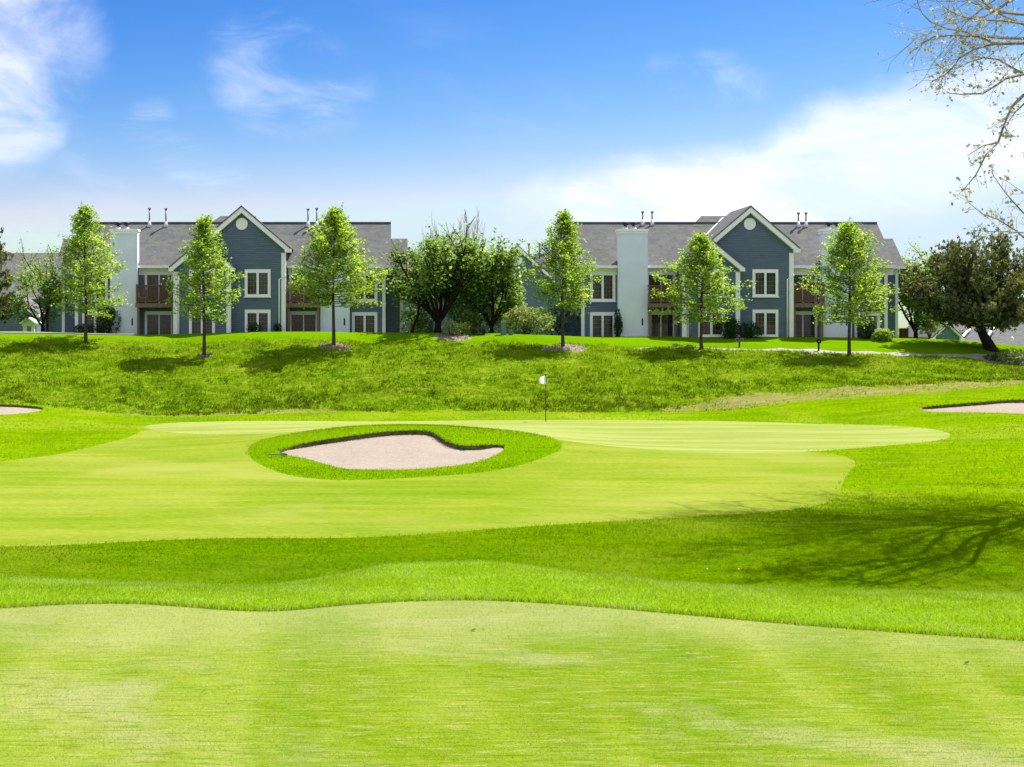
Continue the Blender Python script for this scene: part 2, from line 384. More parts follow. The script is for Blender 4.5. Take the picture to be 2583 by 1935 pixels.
M['blade_fringe'] = leaf('collar grass blades', [(0.0, (0.0645, 0.1395, 0.0016)), (0.4, (0.1634, 0.27, 0.0048)), (0.75, (0.258, 0.36, 0.048)), (0.9, (0.387, 0.45, 0.256)), (1.0, (0.5332, 0.558, 0.512))], 0.45, 0.25, 1.5, 0.0)
M['blade_weed'] = leaf('coarse weed blades', [(0.0, (0.025, 0.060, 0.002)), (0.6, (0.070, 0.125, 0.004)), (1.0, (0.16, 0.20, 0.02))], 0.35, 0.3, 0.5, 0.0)
M['blade_rough'] = leaf('rough grass blades', [(0.0, (0.075, 0.150, 0.001)), (0.5, (0.135, 0.228, 0.002)), (1.0, (0.22, 0.30, 0.012))], 0.45, 0.55, 0.30, 0.0)
M['blade_hill'] = leaf('unmown grass blades', [(0.0, (0.040, 0.095, 0.002)), (0.35, (0.110, 0.205, 0.004)), (0.7, (0.215, 0.300, 0.014)), (0.92, (0.32, 0.37, 0.05)), (1.0, (0.50, 0.47, 0.20))], 0.45, 0.55, 0.42, 0.0)

# ------------------------------------------------------------------ object helpers
def tag(o, label=None, cat=None, group=None, kind=None):
    if label: o['label'] = label
    if cat: o['category'] = cat
    if group: o['group'] = group
    if kind: o['kind'] = kind
    return o


def empty(name, loc, label, cat, group=None, kind=None):
    o = bpy.data.objects.new(name, None); COL.objects.link(o)
    o.location = loc; o.empty_display_size = 0.3
    return tag(o, label, cat, group, kind)


def link(name, me, mat, parent=None):
    o = bpy.data.objects.new(name, me); COL.objects.link(o)
    if mat is not None: me.materials.append(mat)
    if parent is not None:
        o.parent = parent
        root = parent
        off = Vector(parent.location)
        while root.parent is not None:
            root = root.parent; off = Vector(root.location)
        if parent.parent is None:
            o.matrix_parent_inverse = Matrix.Translation(-off)
    return o


def np_mesh(name, V, F, mat, parent=None, smooth=False):
    V = np.ascontiguousarray(V, dtype=np.float32); F = np.ascontiguousarray(F, dtype=np.int32)
    k = F.shape[1]
    me = bpy.data.meshes.new(name)
    me.vertices.add(len(V)); me.vertices.foreach_set('co', V.ravel())
    me.loops.add(F.size); me.loops.foreach_set('vertex_index', F.ravel())
    me.polygons.add(len(F))
    me.polygons.foreach_set('loop_start', np.arange(0, F.size, k, dtype=np.int32))
    me.polygons.foreach_set('loop_total', np.full(len(F), k, dtype=np.int32))
    if smooth: me.polygons.foreach_set('use_smooth', np.ones(len(F), dtype=bool))
    me.update(calc_edges=True)
    return link(name, me, mat, parent)


class MB:
    def __init__(s): s.v, s.f, s.seg = [], [], []

    def poly(s, pts):
        n = len(s.v); s.v += [tuple(p) for p in pts]; s.f.append(tuple(range(n, n + len(pts)))); return s

    def box(s, x0, x1, y0, y1, z0, z1):
        n = len(s.v)
        s.v += [(x0, y0, z0), (x1, y0, z0), (x1, y1, z0), (x0, y1, z0), (x0, y0, z1), (x1, y0, z1), (x1, y1, z1), (x0, y1, z1)]
        s.f += [tuple(n + i for i in q) for q in ((0, 3, 2, 1), (4, 5, 6, 7), (0, 1, 5, 4), (1, 2, 6, 5), (2, 3, 7, 6), (3, 0, 4, 7))]
        return s

    def prism(s, prof, y0, y1):
        """profile in x, z (anticlockwise seen from the front) pushed from y0 back to y1"""
        n = len(s.v); k = len(prof)
        s.v += [(x, y0, z) for x, z in prof] + [(x, y1, z) for x, z in prof]
        s.f.append(tuple(range(n, n + k))); s.f.append(tuple(range(n + 2 * k - 1, n + k - 1, -1)))
        for i in range(k):
            j = (i + 1) % k
            s.f.append((n + i, n + k + i, n + k + j, n + j))
        return s

    def slab(s, quad, th):
        """a sheet with thickness: four points, pushed down along its normal"""
        p = [Vector(q) for q in quad]
        nrm = (p[1] - p[0]).cross(p[2] - p[0]).normalized()
        if nrm.z < 0: nrm = -nrm
        n = len(s.v)
        s.v += [tuple(q) for q in p] + [tuple(q - nrm * th) for q in p]
        k = len(p)
        s.f.append(tuple(range(n, n + k))); s.f.append(tuple(range(n + 2 * k - 1, n + k - 1, -1)))
        for i in range(k):
            j = (i + 1) % k
            s.f.append((n + i, n + k + i, n + k + j, n + j))
        return s

    def tube(s, pts, rad, n=6, cap=True):
        if n <= 5 and not cap:          # thin twigs: collected and made all at once
            for i in range(len(pts) - 1):
                s.seg.append((*pts[i], *pts[i + 1], rad[i], rad[i + 1]))
            return s
        pts = [Vector(p) for p in pts]; base = len(s.v)
        for i, p in enumerate(pts):
            d = (pts[min(i + 1, len(pts) - 1)] - pts[max(i - 1, 0)]).normalized()
            a = d.orthogonal().normalized() if i == 0 else (a - d * a.dot(d)).normalized()
            b = d.cross(a); r = rad[i] if hasattr(rad, '__len__') else rad
            for k in range(n):
                t = 2 * math.pi * k / n
                q = p + (a * math.cos(t) + b * math.sin(t)) * r
                s.v.append((q.x, q.y, q.z))
        for i in range(len(pts) - 1):
            for k in range(n):
                s.f.append((base + i * n + k, base + i * n + (k + 1) % n, base + (i + 1) * n + (k + 1) % n, base + (i + 1) * n + k))
        if cap:
            s.f.append(tuple(base + k for k in reversed(range(n))))
            s.f.append(tuple(base + (len(pts) - 1) * n + k for k in range(n)))
        return s

    def build(s, name, mat, parent=None, smooth=False):
        if s.seg:
            g = np.array(s.seg); a, b = g[:, 0:3], g[:, 3:6]; d = b - a
            d /= np.linalg.norm(d, axis=1)[:, None] + 1e-9
            h = np.where(np.abs(d[:, 2:3]) < 0.9, np.array([[0, 0, 1.0]]), np.array([[1.0, 0, 0]]))
            u = np.cross(d, h); u /= np.linalg.norm(u, axis=1)[:, None]; w = np.cross(d, u)
            ring = []
            for end, rr in ((a, g[:, 6]), (b, g[:, 7])):
                for k in range(4):
                    t = 0.5 * math.pi * k
                    ring.append(end + (u * math.cos(t) + w * math.sin(t)) * rr[:, None])
            V = np.stack(ring, axis=1).reshape(-1, 3); n0 = len(s.v) + 8 * np.arange(len(g))[:, None]
            F = np.concatenate([n0 + np.array([[k, (k + 1) % 4, 4 + (k + 1) % 4, 4 + k]]) for k in range(4)])
            s.v += V.tolist(); s.f += F.tolist()
        me = bpy.data.meshes.new(name); me.from_pydata(s.v, [], s.f); me.update()
        if smooth:
            for p in me.polygons: p.use_smooth = True
        return link(name, me, mat, parent)


# ------------------------------------------------------------------ terrain
def px_x(px, y): return (px - VX) * y / FOCAL
def py_z(py, y): return EYE - (py - VY) * y / FOCAL


def pchip_slopes(xs, ys):
    h = np.diff(xs); d = np.diff(ys, axis=0) / h.reshape((-1,) + (1,) * (ys.ndim - 1))
    m = np.zeros_like(ys)
    a, b = d[:-1], d[1:]
    ok = a * b > 0
    m[1:-1] = np.where(ok, 2 * a * b / np.where(ok, a + b, 1), 0)
    m[0], m[-1] = d[0], d[-1]
    return m


def pchip(xs, ys, q):
    xs = np.asarray(xs, float); ys = np.asarray(ys, float); m = pchip_slopes(xs, ys)
    q = np.clip(q, xs[0], xs[-1])
    i = np.clip(np.searchsorted(xs, q) - 1, 0, len(xs) - 2)
    h = xs[i + 1] - xs[i]; t = (q - xs[i]) / h
    return (2 * t**3 - 3 * t**2 + 1) * ys[i] + (t**3 - 2 * t**2 + t) * h * m[i] + (-2 * t**3 + 3 * t**2) * ys[i + 1] + (t**3 - t**2) * h * m[i + 1]


BASE_LINE = [(-300, 1012), (0, 1020), (300, 1045), (430, 1050), (700, 1042), (1000, 1034), (1500, 1040), (1800, 1034), (2000, 1012), (2400, 982), (2583, 968), (3500, 935)]
BANK_TOP = [(-300, 862), (0, 866), (500, 884), (850, 872), (1100, 868), (1400, 874), (1750, 884), (1950, 890), (2200, 897), (2400, 905), (2583, 922), (3500, 950)]


def at_px(tab): return (lambda y: ([px_x(p, y) for p, q in tab], [py_z(q, y) for p, q in tab]))
def at_z(tab): return (lambda y: ([px_x(p, y) for p, z in tab], [z for p, z in tab]))
def between(a, b, t):
    ps = sorted(set([p for p, _ in a] + [p for p, _ in b]))
    return [(p, np.interp(p, *zip(*a)) * (1 - t) + np.interp(p, *zip(*b)) * t) for p in ps]


CREST = [(-400, 1448), (0, 1455), (350, 1470), (640, 1478), (800, 1461), (1000, 1425), (1200, 1418), (1500, 1448), (1800, 1475), (2200, 1490), (2583, 1497), (3000, 1500)]
CREST_Z = [(p, py_z(q, 12.3)) for p, q in CREST]
ROWS = [
    (-60.0, at_z([(-300, 0), (2600, 0)])), (0.0, at_z([(-300, 0), (2600, 0)])), (8.0, at_z([(-300, 0.0), (980, 0.01), (2600, 0)])),
    (9.9, at_z([(-300, -0.03), (300, -0.01), (640, -0.03), (1200, 0.0), (2000, -0.03), (2600, -0.06)])),
    (12.3, at_px(CREST)),
    (13.2, at_z([(p, z - 0.24) for p, z in CREST_Z])),
    (15.5, at_z([(p, z * 0.4 - 1.15) for p, z in CREST_Z])),
    (21.0, at_z([(-400, -2.75), (1000, -2.85), (2600, -2.65), (3500, -2.5)])),
    (27.0, at_z([(-400, -3.25), (1000, -3.3), (2600, -3.15), (3500, -2.8)])),
    (33.0, at_z([(-400, -2.98), (1000, -2.95), (1700, -2.92), (2600, -2.80), (3500, -2.5)])),
    (40.0, at_z([(-400, -3.0), (1000, -2.98), (2000, -3.0), (2600, -2.9), (3500, -2.6)])),
    (50.0, at_z([(-400, -3.0), (980, -3.05), (2000, -3.02), (2600, -2.9), (3500, -2.6)])),
    (60.0, at_z([(-400, -2.9), (0, -2.95), (300, -2.98), (1000, -2.80), (1600, -2.85), (2200, -2.74), (2400, -2.64), (2600, -2.5), (3500, -2.2)])),
    (66.0, at_z([(-400, -2.55), (0, -2.64), (300, -2.86), (600, -2.74), (1000, -2.69), (1300, -2.60), (1900, -2.64), (2200, -2.60), (2400, -2.36), (2600, -2.20), (3500, -1.9)])),
    (70.0, at_z([(-400, -2.3), (0, -2.42), (150, -2.58), (400, -2.82), (700, -2.80), (1000, -2.78), (1400, -2.76), (1800, -2.72), (2000, -2.52), (2300, -1.95), (2600, -1.72), (3500, -1.4)])),
    (73.5, at_px(BASE_LINE)),
    (78.0, at_px(between(BASE_LINE, BANK_TOP, 0.40))),
    (82.5, at_px(between(BASE_LINE, BANK_TOP, 0.75))),
    (87.0, at_px(BANK_TOP)),
    (91.5, at_px([(-300, 836), (0, 838), (300, 843), (500, 840), (1000, 838.5), (1300, 843), (1600, 851), (1900, 859), (2200, 867), (2400, 870), (2583, 884), (3500, 905)])),
    (94.0, at_px([(-300, 842), (0, 844), (500, 846), (1000, 845), (1300, 846), (1600, 848), (1900, 850), (2200, 852), (2360, 856), (2480, 862), (2583, 872), (3500, 900)])),
    (98.0, at_z([(-300, 0.9), (1000, 0.9), (2200, 0.9), (2400, 0.4), (2583, -0.3), (3500, -1.5)])),
    (115.0, at_z([(-300, 0.3), (1000, 0.3), (2200, 0.2), (2400, -2.2), (2583, -2.8), (3500, -3.5)])),
    (300.0, at_z([(-300, -1.0), (2600, -3.0)])), (4000.0, at_z([(-300, -6.0), (2600, -6.0)])),
]
ROW_Y = np.array([r[0] for r in ROWS])
ROW_T = []
for yy, fn in ROWS:
    xs, zs = fn(max(yy, 8.0)); ROW_T.append((np.array(xs), np.array(zs)))


def terrain(x, y):
    x = np.asarray(x, float); y = np.asarray(y, float)
    Zr = np.stack([pchip(xs, zs, x) for xs, zs in ROW_T])
    m = pchip_slopes(ROW_Y, Zr)
    q = np.clip(y, ROW_Y[0], ROW_Y[-1]); i = np.clip(np.searchsorted(ROW_Y, q) - 1, 0, len(ROW_Y) - 2)
    j = np.arange(len(x)); h = ROW_Y[i + 1] - ROW_Y[i]; t = (q - ROW_Y[i]) / h
    z = (2 * t**3 - 3 * t**2 + 1) * Zr[i, j] + (t**3 - 2 * t**2 + t) * h * m[i, j] + (-2 * t**3 + 3 * t**2) * Zr[i + 1, j] + (t**3 - t**2) * h * m[i + 1, j]
    # the mound that carries the middle bunker, and gentle rolls
    z = z + 0.62 * np.exp(-((x - 0.6) / 6.5) ** 2 - ((y - 57.0) / 4.6) ** 2)
    roll = np.clip((y - 24) / 10, 0, 1) * np.clip((200 - y) / 60, 0, 1)
    z = z + roll * 0.035 * (np.sin(x * 0.42 + 1.3) * np.cos(y * 0.31) + np.sin(x * 0.19 + y * 0.23))
    bank = np.clip((y - 73) / 3, 0, 1) * np.clip((91 - y) / 3, 0, 1)
    z = z + bank * 0.07 * (np.sin(x * 1.1 + 0.7 * np.sin(y * 0.9)) + 0.6 * np.sin(x * 2.3 + y * 1.7 + 2.0))
    return z


def tz(x, y): return float(terrain(np.array([x]), np.array([y]))[0])


def unproject(pts, y0=20.0, y1=118.0):
    ys = np.linspace(y0, y1, 2200); out = []
    for px, py in pts:
        zz = terrain((px - VX) * ys / FOCAL, ys); ray = EYE - (py - VY) * ys / FOCAL
        k = np.argmax(zz >= ray) if np.any(zz >= ray) else np.argmin(ray - zz)
        out.append(((px - VX) * ys[k] / FOCAL, ys[k]))
    return out


def resample(pts, step, closed=True):
    out = []; n = len(pts)
    for i in range(n if closed else n - 1):
        a = np.array(pts[i]); b = np.array(pts[(i + 1) % n]); k = max(1, int(np.linalg.norm(b - a) / step))
        for t in range(k): out.append(tuple(a + (b - a) * t / k))
    if not closed: out.append(tuple(pts[-1]))
    return out


def rounded(pts, closed=True, it=2):
    for _ in range(it):
        q = []; n = len(pts)
        rng = range(n) if closed else range(n - 1)
        if not closed: q.append(pts[0])
        for i in rng:
            a = np.array(pts[i]); b = np.array(pts[(i + 1) % n])
            q += [tuple(a * 0.75 + b * 0.25), tuple(a * 0.25 + b * 0.75)]
        if not closed: q.append(pts[-1])
        pts = q
    return pts


def inside(poly, x, y):
    p = np.asarray(poly); r = np.zeros(len(x), bool); n = len(p)
    for i in range(n):
        x0, y0 = p[i]; x1, y1 = p[(i + 1) % n]
        if y0 == y1: continue
        c = ((y0 > y) != (y1 > y)) & (x < (x1 - x0) * (y - y0) / (y1 - y0) + x0)
        r ^= c
    return r


def near_z0(pts):
    """outline on the near plateau, where the ground is level"""
    return [((px - VX) * (EYE * FOCAL / (py - VY)) / FOCAL, EYE * FOCAL / (py - VY)) for px, py in pts]


OUT = {}
edge_near = near_z0([(-3200, 1640), (-1500, 1580), (-500, 1548), (-200, 1536), (0, 1530), (200, 1518), (400, 1520), (640, 1535), (760, 1530), (900, 1516), (1200, 1512), (1450, 1525), (1700, 1545), (2100, 1580), (2583, 1612), (3100, 1650), (4200, 1740), (6000, 1900)])
edge_near = rounded(edge_near, closed=False)
OUT['near_green'] = edge_near + [(edge_near[-1][0] + 2, 3.0), (edge_near[-1][0] + 2, -4.0), (edge_near[0][0] - 1, -4.0)]
crest_xy = [(px_x(p, 12.3), 12.75) for p in range(-2800, 5000, 100)]
OUT['fringe'] = edge_near + [(edge_near[-1][0] + 1.5, 12.75)] + crest_xy[::-1] + [(edge_near[0][0] - 1.5, 12.75)]
BUNKER_PX = [(697, 1140), (735, 1127), (775, 1116), (885, 1101), (990, 1088), (1068, 1086), (1094, 1091), (1125, 1113), (1161, 1125), (1202, 1125), (1251, 1122), (1276, 1126), (1263, 1142), (1210, 1164), (1129, 1177), (1039, 1184), (940, 1185), (864, 1183), (828, 1172), (779, 1158), (718, 1146)]
RING_PX = [(622, 1140), (640, 1165), (722, 1199), (828, 1212), (938, 1211), (1088, 1203), (1251, 1189), (1373, 1156), (1428, 1128), (1393, 1103), (1292, 1086), (1190, 1077), (1068, 1071), (925, 1073), (783, 1087), (681, 1103), (632, 1120)]
OUT['bunker'] = rounded(unproject(BUNKER_PX), it=1)
OUT['ring'] = rounded(unproject(RING_PX))
OUT['bunker_right'] = rounded(unproject([(2314, 1032), (2339, 1026), (2399, 1021), (2478, 1015), (2538, 1010), (2600, 1009), (2680, 1014), (2710, 1030), (2670, 1046), (2583, 1044), (2498, 1040), (2399, 1040), (2339, 1038)]), it=1)
OUT['bunker_left'] = rounded(unproject([(112, 1032), (97, 1027), (58, 1023), (0, 1021), (-70, 1022), (-110, 1032), (-80, 1044), (0, 1047), (58, 1043), (93, 1038)]), it=1)
GREEN_PX = [(352, 1076), (428, 1066), (540, 1063.5), (622, 1062.5), (860, 1063), (1100, 1061), (1300, 1059.5), (1700, 1060), (1979, 1068), (2219, 1072), (2319, 1078), (2379, 1087), (2402, 1098), (2379, 1110), (2259, 1122), (2099, 1136), (1959, 1142), (1820, 1143), (1700, 1138), (1500, 1122), (1393, 1106), (1200, 1095), (1000, 1092), (816, 1086), (739, 1089), (622, 1095), (520, 1096), (428, 1091), (380, 1084)]
OUT['green'] = rounded(unproject(GREEN_PX), it=1)
FAIR_PX = [(-420, 1200), (0, 1165), (89, 1154), (155, 1145), (272, 1117), (345, 1096), (360, 1082), (600, 1078), (1000, 1078), (1400, 1100), (1700, 1128), (1960, 1137), (2060, 1141), (2130, 1150), (2163, 1166), (2137, 1194), (2117, 1238), (2099, 1260), (2069, 1275), (1955, 1291), (1700, 1307), (1300, 1331), (1000, 1353), (800, 1359), (640, 1357), (400, 1363), (160, 1376), (0, 1379), (-420, 1390)]
OUT['fairway'] = rounded(unproject(FAIR_PX), it=1)
OUT['path'] = unproject([(1600, 878), (1800, 878), (1950, 879), (2065, 881), (2180, 886), (2300, 890), (2400, 893.5), (2480, 893), (2583, 891), (2800, 890), (2800, 962), (2583, 922), (2480, 909), (2400, 901), (2300, 896.5), (2180, 894.5), (2065, 891.5), (1950, 885), (1800, 880.5), (1600, 879.5)], 78, 92)
LAWN_LINE = unproject([(-700, 850), (-300, 850), (0, 853), (300, 862), (500, 866), (700, 858), (1000, 861), (1200, 866), (1400, 870), (1600, 879), (1800, 880.5), (1950, 885), (2065, 891.5), (2180, 894.5), (2300, 897), (2400, 902), (2583, 923), (2800, 962), (3400, 980)], 74, 93)
OUT['lawn'] = LAWN_LINE + [(120, 150), (-80, 150)]
HILL_LINE = unproject([(-700, 1005), (-300, 1012), (0, 1019), (120, 1022), (300, 1042), (430, 1049), (560, 1046), (700, 1041), (1000, 1034), (1250, 1036), (1500, 1040), (1800, 1035), (1900, 1028), (2000, 1014), (2200, 999), (2400, 984), (2583, 970), (3000, 955), (3400, 940)], 69, 84)
HILL_LINE = rounded(HILL_LINE, closed=False)
OUT['hill'] = HILL_LINE + LAWN_LINE[::-1]
OUT['dry_right'] = rounded(unproject([(1640, 1034), (1750, 1020), (1830, 1000), (1930, 990), (2050, 984), (2200, 976), (2400, 966), (2600, 956), (2600, 969), (2400, 984), (2200, 999), (2000, 1014), (1850, 1031), (1740, 1037)], 69, 84), it=1)
OUT['dry_left'] = rounded(unproject([(300, 1040), (430, 1046), (520, 1046), (640, 1036), (760, 1035), (850, 1035), (850, 1040), (700, 1042), (560, 1048), (430, 1051), (330, 1047)], 69, 84), it=1)


def build_ground():
    pts = []
    def rows(y0, y1, dy, dx, xlo, xhi):
        k = 0
        for y in np.arange(y0, y1, dy):
            off = dx * 0.5 if k % 2 else 0.0
            for x in np.arange(xlo(y) + off, xhi(y), dx): pts.append((x, y))
            k += 1
    lo = lambda y: -0.34 * y - 1.5
    hi = lambda y: 0.52 * y + 2.0
    rows(3.0, 9.0, 0.35, 0.35, lo, hi)
    rows(9.0, 14.0, 0.10, 0.14, lo, hi)
    rows(14.0, 30.0, 0.6, 0.6, lo, hi)
    rows(30.0, 70.0, 0.5, 0.65, lo, hi)
    rows(70.0, 96.0, 0.32, 0.42, lo, hi)
    rows(96.0, 130.0, 2.0, 2.5, lo, hi)
    # coarse surroundings
    for y in (-60, -40, -20, -8, 0, 2):
        for x in np.linspace(-60, 60, 15): pts.append((x, y))
    for y in np.arange(4, 130, 4.0):
        for x in list(np.arange(-80, lo(y) - 2, 6.0)) + list(np.arange(hi(y) + 2, 110, 6.0)): pts.append((x, y))
    for y in (135, 150, 180, 230, 300, 450, 700, 1100, 1800, 2800, 4000):
        for x in np.linspace(-y * 1.2 - 60, y * 1.2 + 60, 24): pts.append((x, y))
    edges = []; fine = {'near_green': .12, 'fringe': .12, 'bunker': .18, 'ring': .3, 'bunker_right': .25, 'bunker_left': .25, 'green': .35, 'fairway': .4, 'path': .4, 'lawn': .5, 'hill': .4, 'valley': .8, 'dry_right': .4, 'dry_left': .4}
    lines = dict(OUT)
    for k, poly in lines.items():
        q = resample(poly, fine[k] if k not in ('lawn',) else 0.6)
        n = len(pts); pts.extend(q)
        edges += [(n + i, n + (i + 1) % len(q)) for i in range(len(q))]
    P = np.array(pts)
    P[:, 0] += RNG.normal(0, 1e-4, len(P))
    vs, es, fs, *_ = delaunay_2d_cdt([Vector(p) for p in P], edges, [], 0, 1e-5)
    XY = np.array([(v.x, v.y) for v in vs]); T = np.array([f for f in fs if len(f) == 3])
    a, b, c = XY[T[:, 0]], XY[T[:, 1]], XY[T[:, 2]]
    ar = (b[:, 0] - a[:, 0]) * (c[:, 1] - a[:, 1]) - (b[:, 1] - a[:, 1]) * (c[:, 0] - a[:, 0])
    T[ar < 0] = T[ar < 0][:, ::-1]
    T = T[np.abs(ar) > 1e-9]
    cen = XY[T].mean(axis=1)
    Z = terrain(XY[:, 0], XY[:, 1])
    return XY, Z, T, cen


XY, GZ, TRI, CEN = build_ground()
ZONE = np.zeros(len(TRI), int)
ORDER = ['ground', 'fairway', 'green', 'ring', 'bunker', 'bunker_right', 'bunker_left', 'lawn', 'hill', 'dry_right', 'dry_left', 'path', 'fringe', 'near_green']
for zi, zn in enumerate(ORDER):
    if zn == 'ground': continue
    ZONE[inside(OUT[zn], CEN[:, 0], CEN[:, 1])] = zi


def zone_mesh(zn, name, mat, parent=None, dz=None):
    t = TRI[ZONE == ORDER.index(zn)]
    ids, inv = np.unique(t, return_inverse=True)
    z = GZ[ids].copy()
    if dz is not None: z += dz(XY[ids])
    V = np.column_stack([XY[ids], z])
    return np_mesh(name, V, inv.reshape(-1, 3), mat, parent, smooth=True)


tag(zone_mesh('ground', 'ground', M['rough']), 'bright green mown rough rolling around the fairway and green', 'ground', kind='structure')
tag(zone_mesh('fairway', 'fairway', M['fairway']), 'pale yellow green mown fairway approach sweeping around the middle bunker', 'fairway', kind='structure')
tag(zone_mesh('green', 'putting_green', M['green']), 'palest smooth putting green with the flagstick, behind the middle bunker', 'putting green', kind='structure')
tag(zone_mesh('near_green', 'putting_green', M['near_green']), 'mottled pale putting green filling the foreground', 'putting green', kind='structure')
tag(zone_mesh('fringe', 'collar', M['fringe']), 'strip of longer grass edging the foreground green', 'grass', kind='structure')
tag(zone_mesh('ring', 'bunker_surround', M['ring']), 'oval of darker rough grass around the middle sand bunker', 'grass', kind='structure')
tag(zone_mesh('hill', 'hillside', M['hill']), 'steep bank of unmown rough grass below the apartment buildings', 'hill', kind='structure')
tag(zone_mesh('dry_right', 'dry_ground', M['dry']), 'tan strip of dry grass and soil along the right foot of the bank', 'ground', kind='structure')
tag(zone_mesh('dry_left', 'dry_ground', M['dry']), 'thin tan strip of dry grass along the left foot of the bank', 'ground', kind='structure')
tag(zone_mesh('lawn', 'lawn', M['lawn']), 'bright mown lawn in front of the apartment buildings', 'lawn', kind='structure')
tag(zone_mesh('path', 'cart_path', M['concrete']), 'pale concrete cart path crossing the lawn at the right', 'path', kind='structure')


def bunker(zn, label, depth):
    poly = np.array(resample(OUT[zn], 0.18)); c = poly.mean(axis=0)
    loc = (c[0], c[1], tz(*c))
    root = empty('sand_bunker', loc, label, 'sand bunker', 'sand bunkers around the far green')
    xs = np.linspace(poly[:, 0].min(), poly[:, 0].max(), 60)
    lo_, hi_ = [], []
    n = len(poly)
    for x in xs:
        ys = []
        for i in range(n):
            a, b = poly[i], poly[(i + 1) % n]
            if (a[0] - x) * (b[0] - x) <= 0 and a[0] != b[0]: ys.append(a[1] + (b[1] - a[1]) * (x - a[0]) / (b[0] - a[0]))
        ys = ys or [c[1]]
        lo_.append(min(ys)); hi_.append(max(ys))
    def drop(p):
        l = np.interp(p[:, 0], xs, lo_); h = np.interp(p[:, 0], xs, hi_)
        t = np.clip((p[:, 1] - l) / np.maximum(h - l, 0.6), 0, 1)
        w = np.clip((t - 0.45) / 0.5, 0, 1); w = w * w * (3 - 2 * w)
        ends = np.clip(np.minimum(p[:, 0] - xs[0], xs[-1] - p[:, 0]) / 0.8, 0.25, 1)
        lumps = 0.035 * np.sin(p[:, 0] * 2.7 + 1.5 * np.sin(p[:, 1] * 1.9)) * np.sin(p[:, 1] * 2.2) * np.clip(t * (1 - t) * 6, 0, 1)
        return -(0.05 + depth * w * ends) + lumps
    zone_mesh(zn, 'sand', M['sand'], root, drop)
    # grassy lip standing over the sand
    zt = terrain(poly[:, 0], poly[:, 1]); d = drop(poly)
    jag = RNG.uniform(0.0, 0.03, n)
    top = np.column_stack([poly, zt + 0.012]); bot = np.column_stack([poly, zt + d - 0.03])
    V = np.concatenate([top, bot]); i = np.arange(n); j = (i + 1) % n
    back = poly[:, 1] > 0.5 * (np.interp(poly[:, 0], xs, lo_) + np.interp(poly[:, 0], xs, hi_))
    for _ in range(6): back = back | np.roll(back, 1) | np.roll(back, -1)
    for _ in range(7): back = back & np.roll(back, 1) & np.roll(back, -1)
    i = i[back]; j = j[back]
    quads = np.column_stack([i, j, j + n, i + n]); used, inv_ = np.unique(quads, return_inverse=True)
    np_mesh('lip', V[used], inv_.reshape(-1, 4), M['soil'], root)
    # overhanging grass along the edge
    k = 16; idx = np.repeat(np.nonzero(back)[0], k); n = int(back.sum())
    p0 = top[idx] + np.column_stack([RNG.normal(0, .05, n * k), RNG.normal(0, .04, n * k), RNG.uniform(-.02, .03, n * k)])
    hgt = RNG.uniform(0.02, 0.07, n * k); ang = RNG.uniform(0, 2 * np.pi, n * k)
    w = np.column_stack([np.cos(ang), np.sin(ang), np.zeros(n * k)]) * 0.025
    tip = p0 + np.column_stack([RNG.normal(0, .04, n * k), RNG.normal(-.02, .04, n * k), hgt])
    V = np.stack([p0 - w, p0 + w, tip], axis=1).reshape(-1, 3)
    o = np_mesh('edge_grass', V, np.arange(len(V)).reshape(-1, 3), M['blade_rough'], root); o['kind'] = 'stuff'


bunker('bunker', 'large pale sand bunker with dark curved lip in front of the green', 0.115)
bunker('bunker_right', 'pale sand bunker cut off by the right edge beside the bank', 0.08)
bunker('bunker_left', 'small pale sand bunker cut off by the left edge at the bank foot', 0.06)


# ------------------------------------------------------------------ grass blades
def scatter(n, xlo, xhi, y0, y1, poly=None, avoid=(), power=1.0, ragged=0.10):
    y = y0 + (y1 - y0) * RNG.random(n) ** power
    x = (xlo + (xhi - xlo) * RNG.random(n)) * y / 10.0
    ok = np.ones(n, bool); jit = ragged * y / 40
    xj, yj = x + RNG.normal(0, 1, n) * jit, y + RNG.normal(0, 1, n) * jit * 1.5
    if poly is not None: ok &= inside(poly, xj, yj)
    for a in avoid: ok &= ~inside(a, xj, yj)
    return x[ok], y[ok]


def blades(name, x, y, h, w, mat, label, lean=0.5, per=1, spread=0.0):
    x = np.repeat(x, per) + RNG.normal(0, spread, len(x) * per) if per > 1 else x
    y = np.repeat(y, per) + RNG.normal(0, spread, len(y) * per) if per > 1 else y
    z = terrain(x, y); n = len(x)
    ang = RNG.uniform(0, 2 * np.pi, n); ld = RNG.uniform(0, 2 * np.pi, n)
    hh = RNG.uniform(h[0], h[1], n); ww = RNG.uniform(w[0], w[1], n)
    base = np.column_stack([x, y, z - 0.004])
    side = np.column_stack([np.cos(ang), np.sin(ang), np.zeros(n)]) * ww[:, None]
    bend = RNG.uniform(0.1, lean, n) * hh
    tip = base + np.column_stack([np.cos(ld) * bend, np.sin(ld) * bend, hh])
    V = np.stack([base - side, base + side, tip], axis=1).reshape(-1, 3)
    o = np_mesh(name, V, np.arange(3 * n).reshape(-1, 3), mat)
    return tag(o, label, 'grass', kind='stuff')


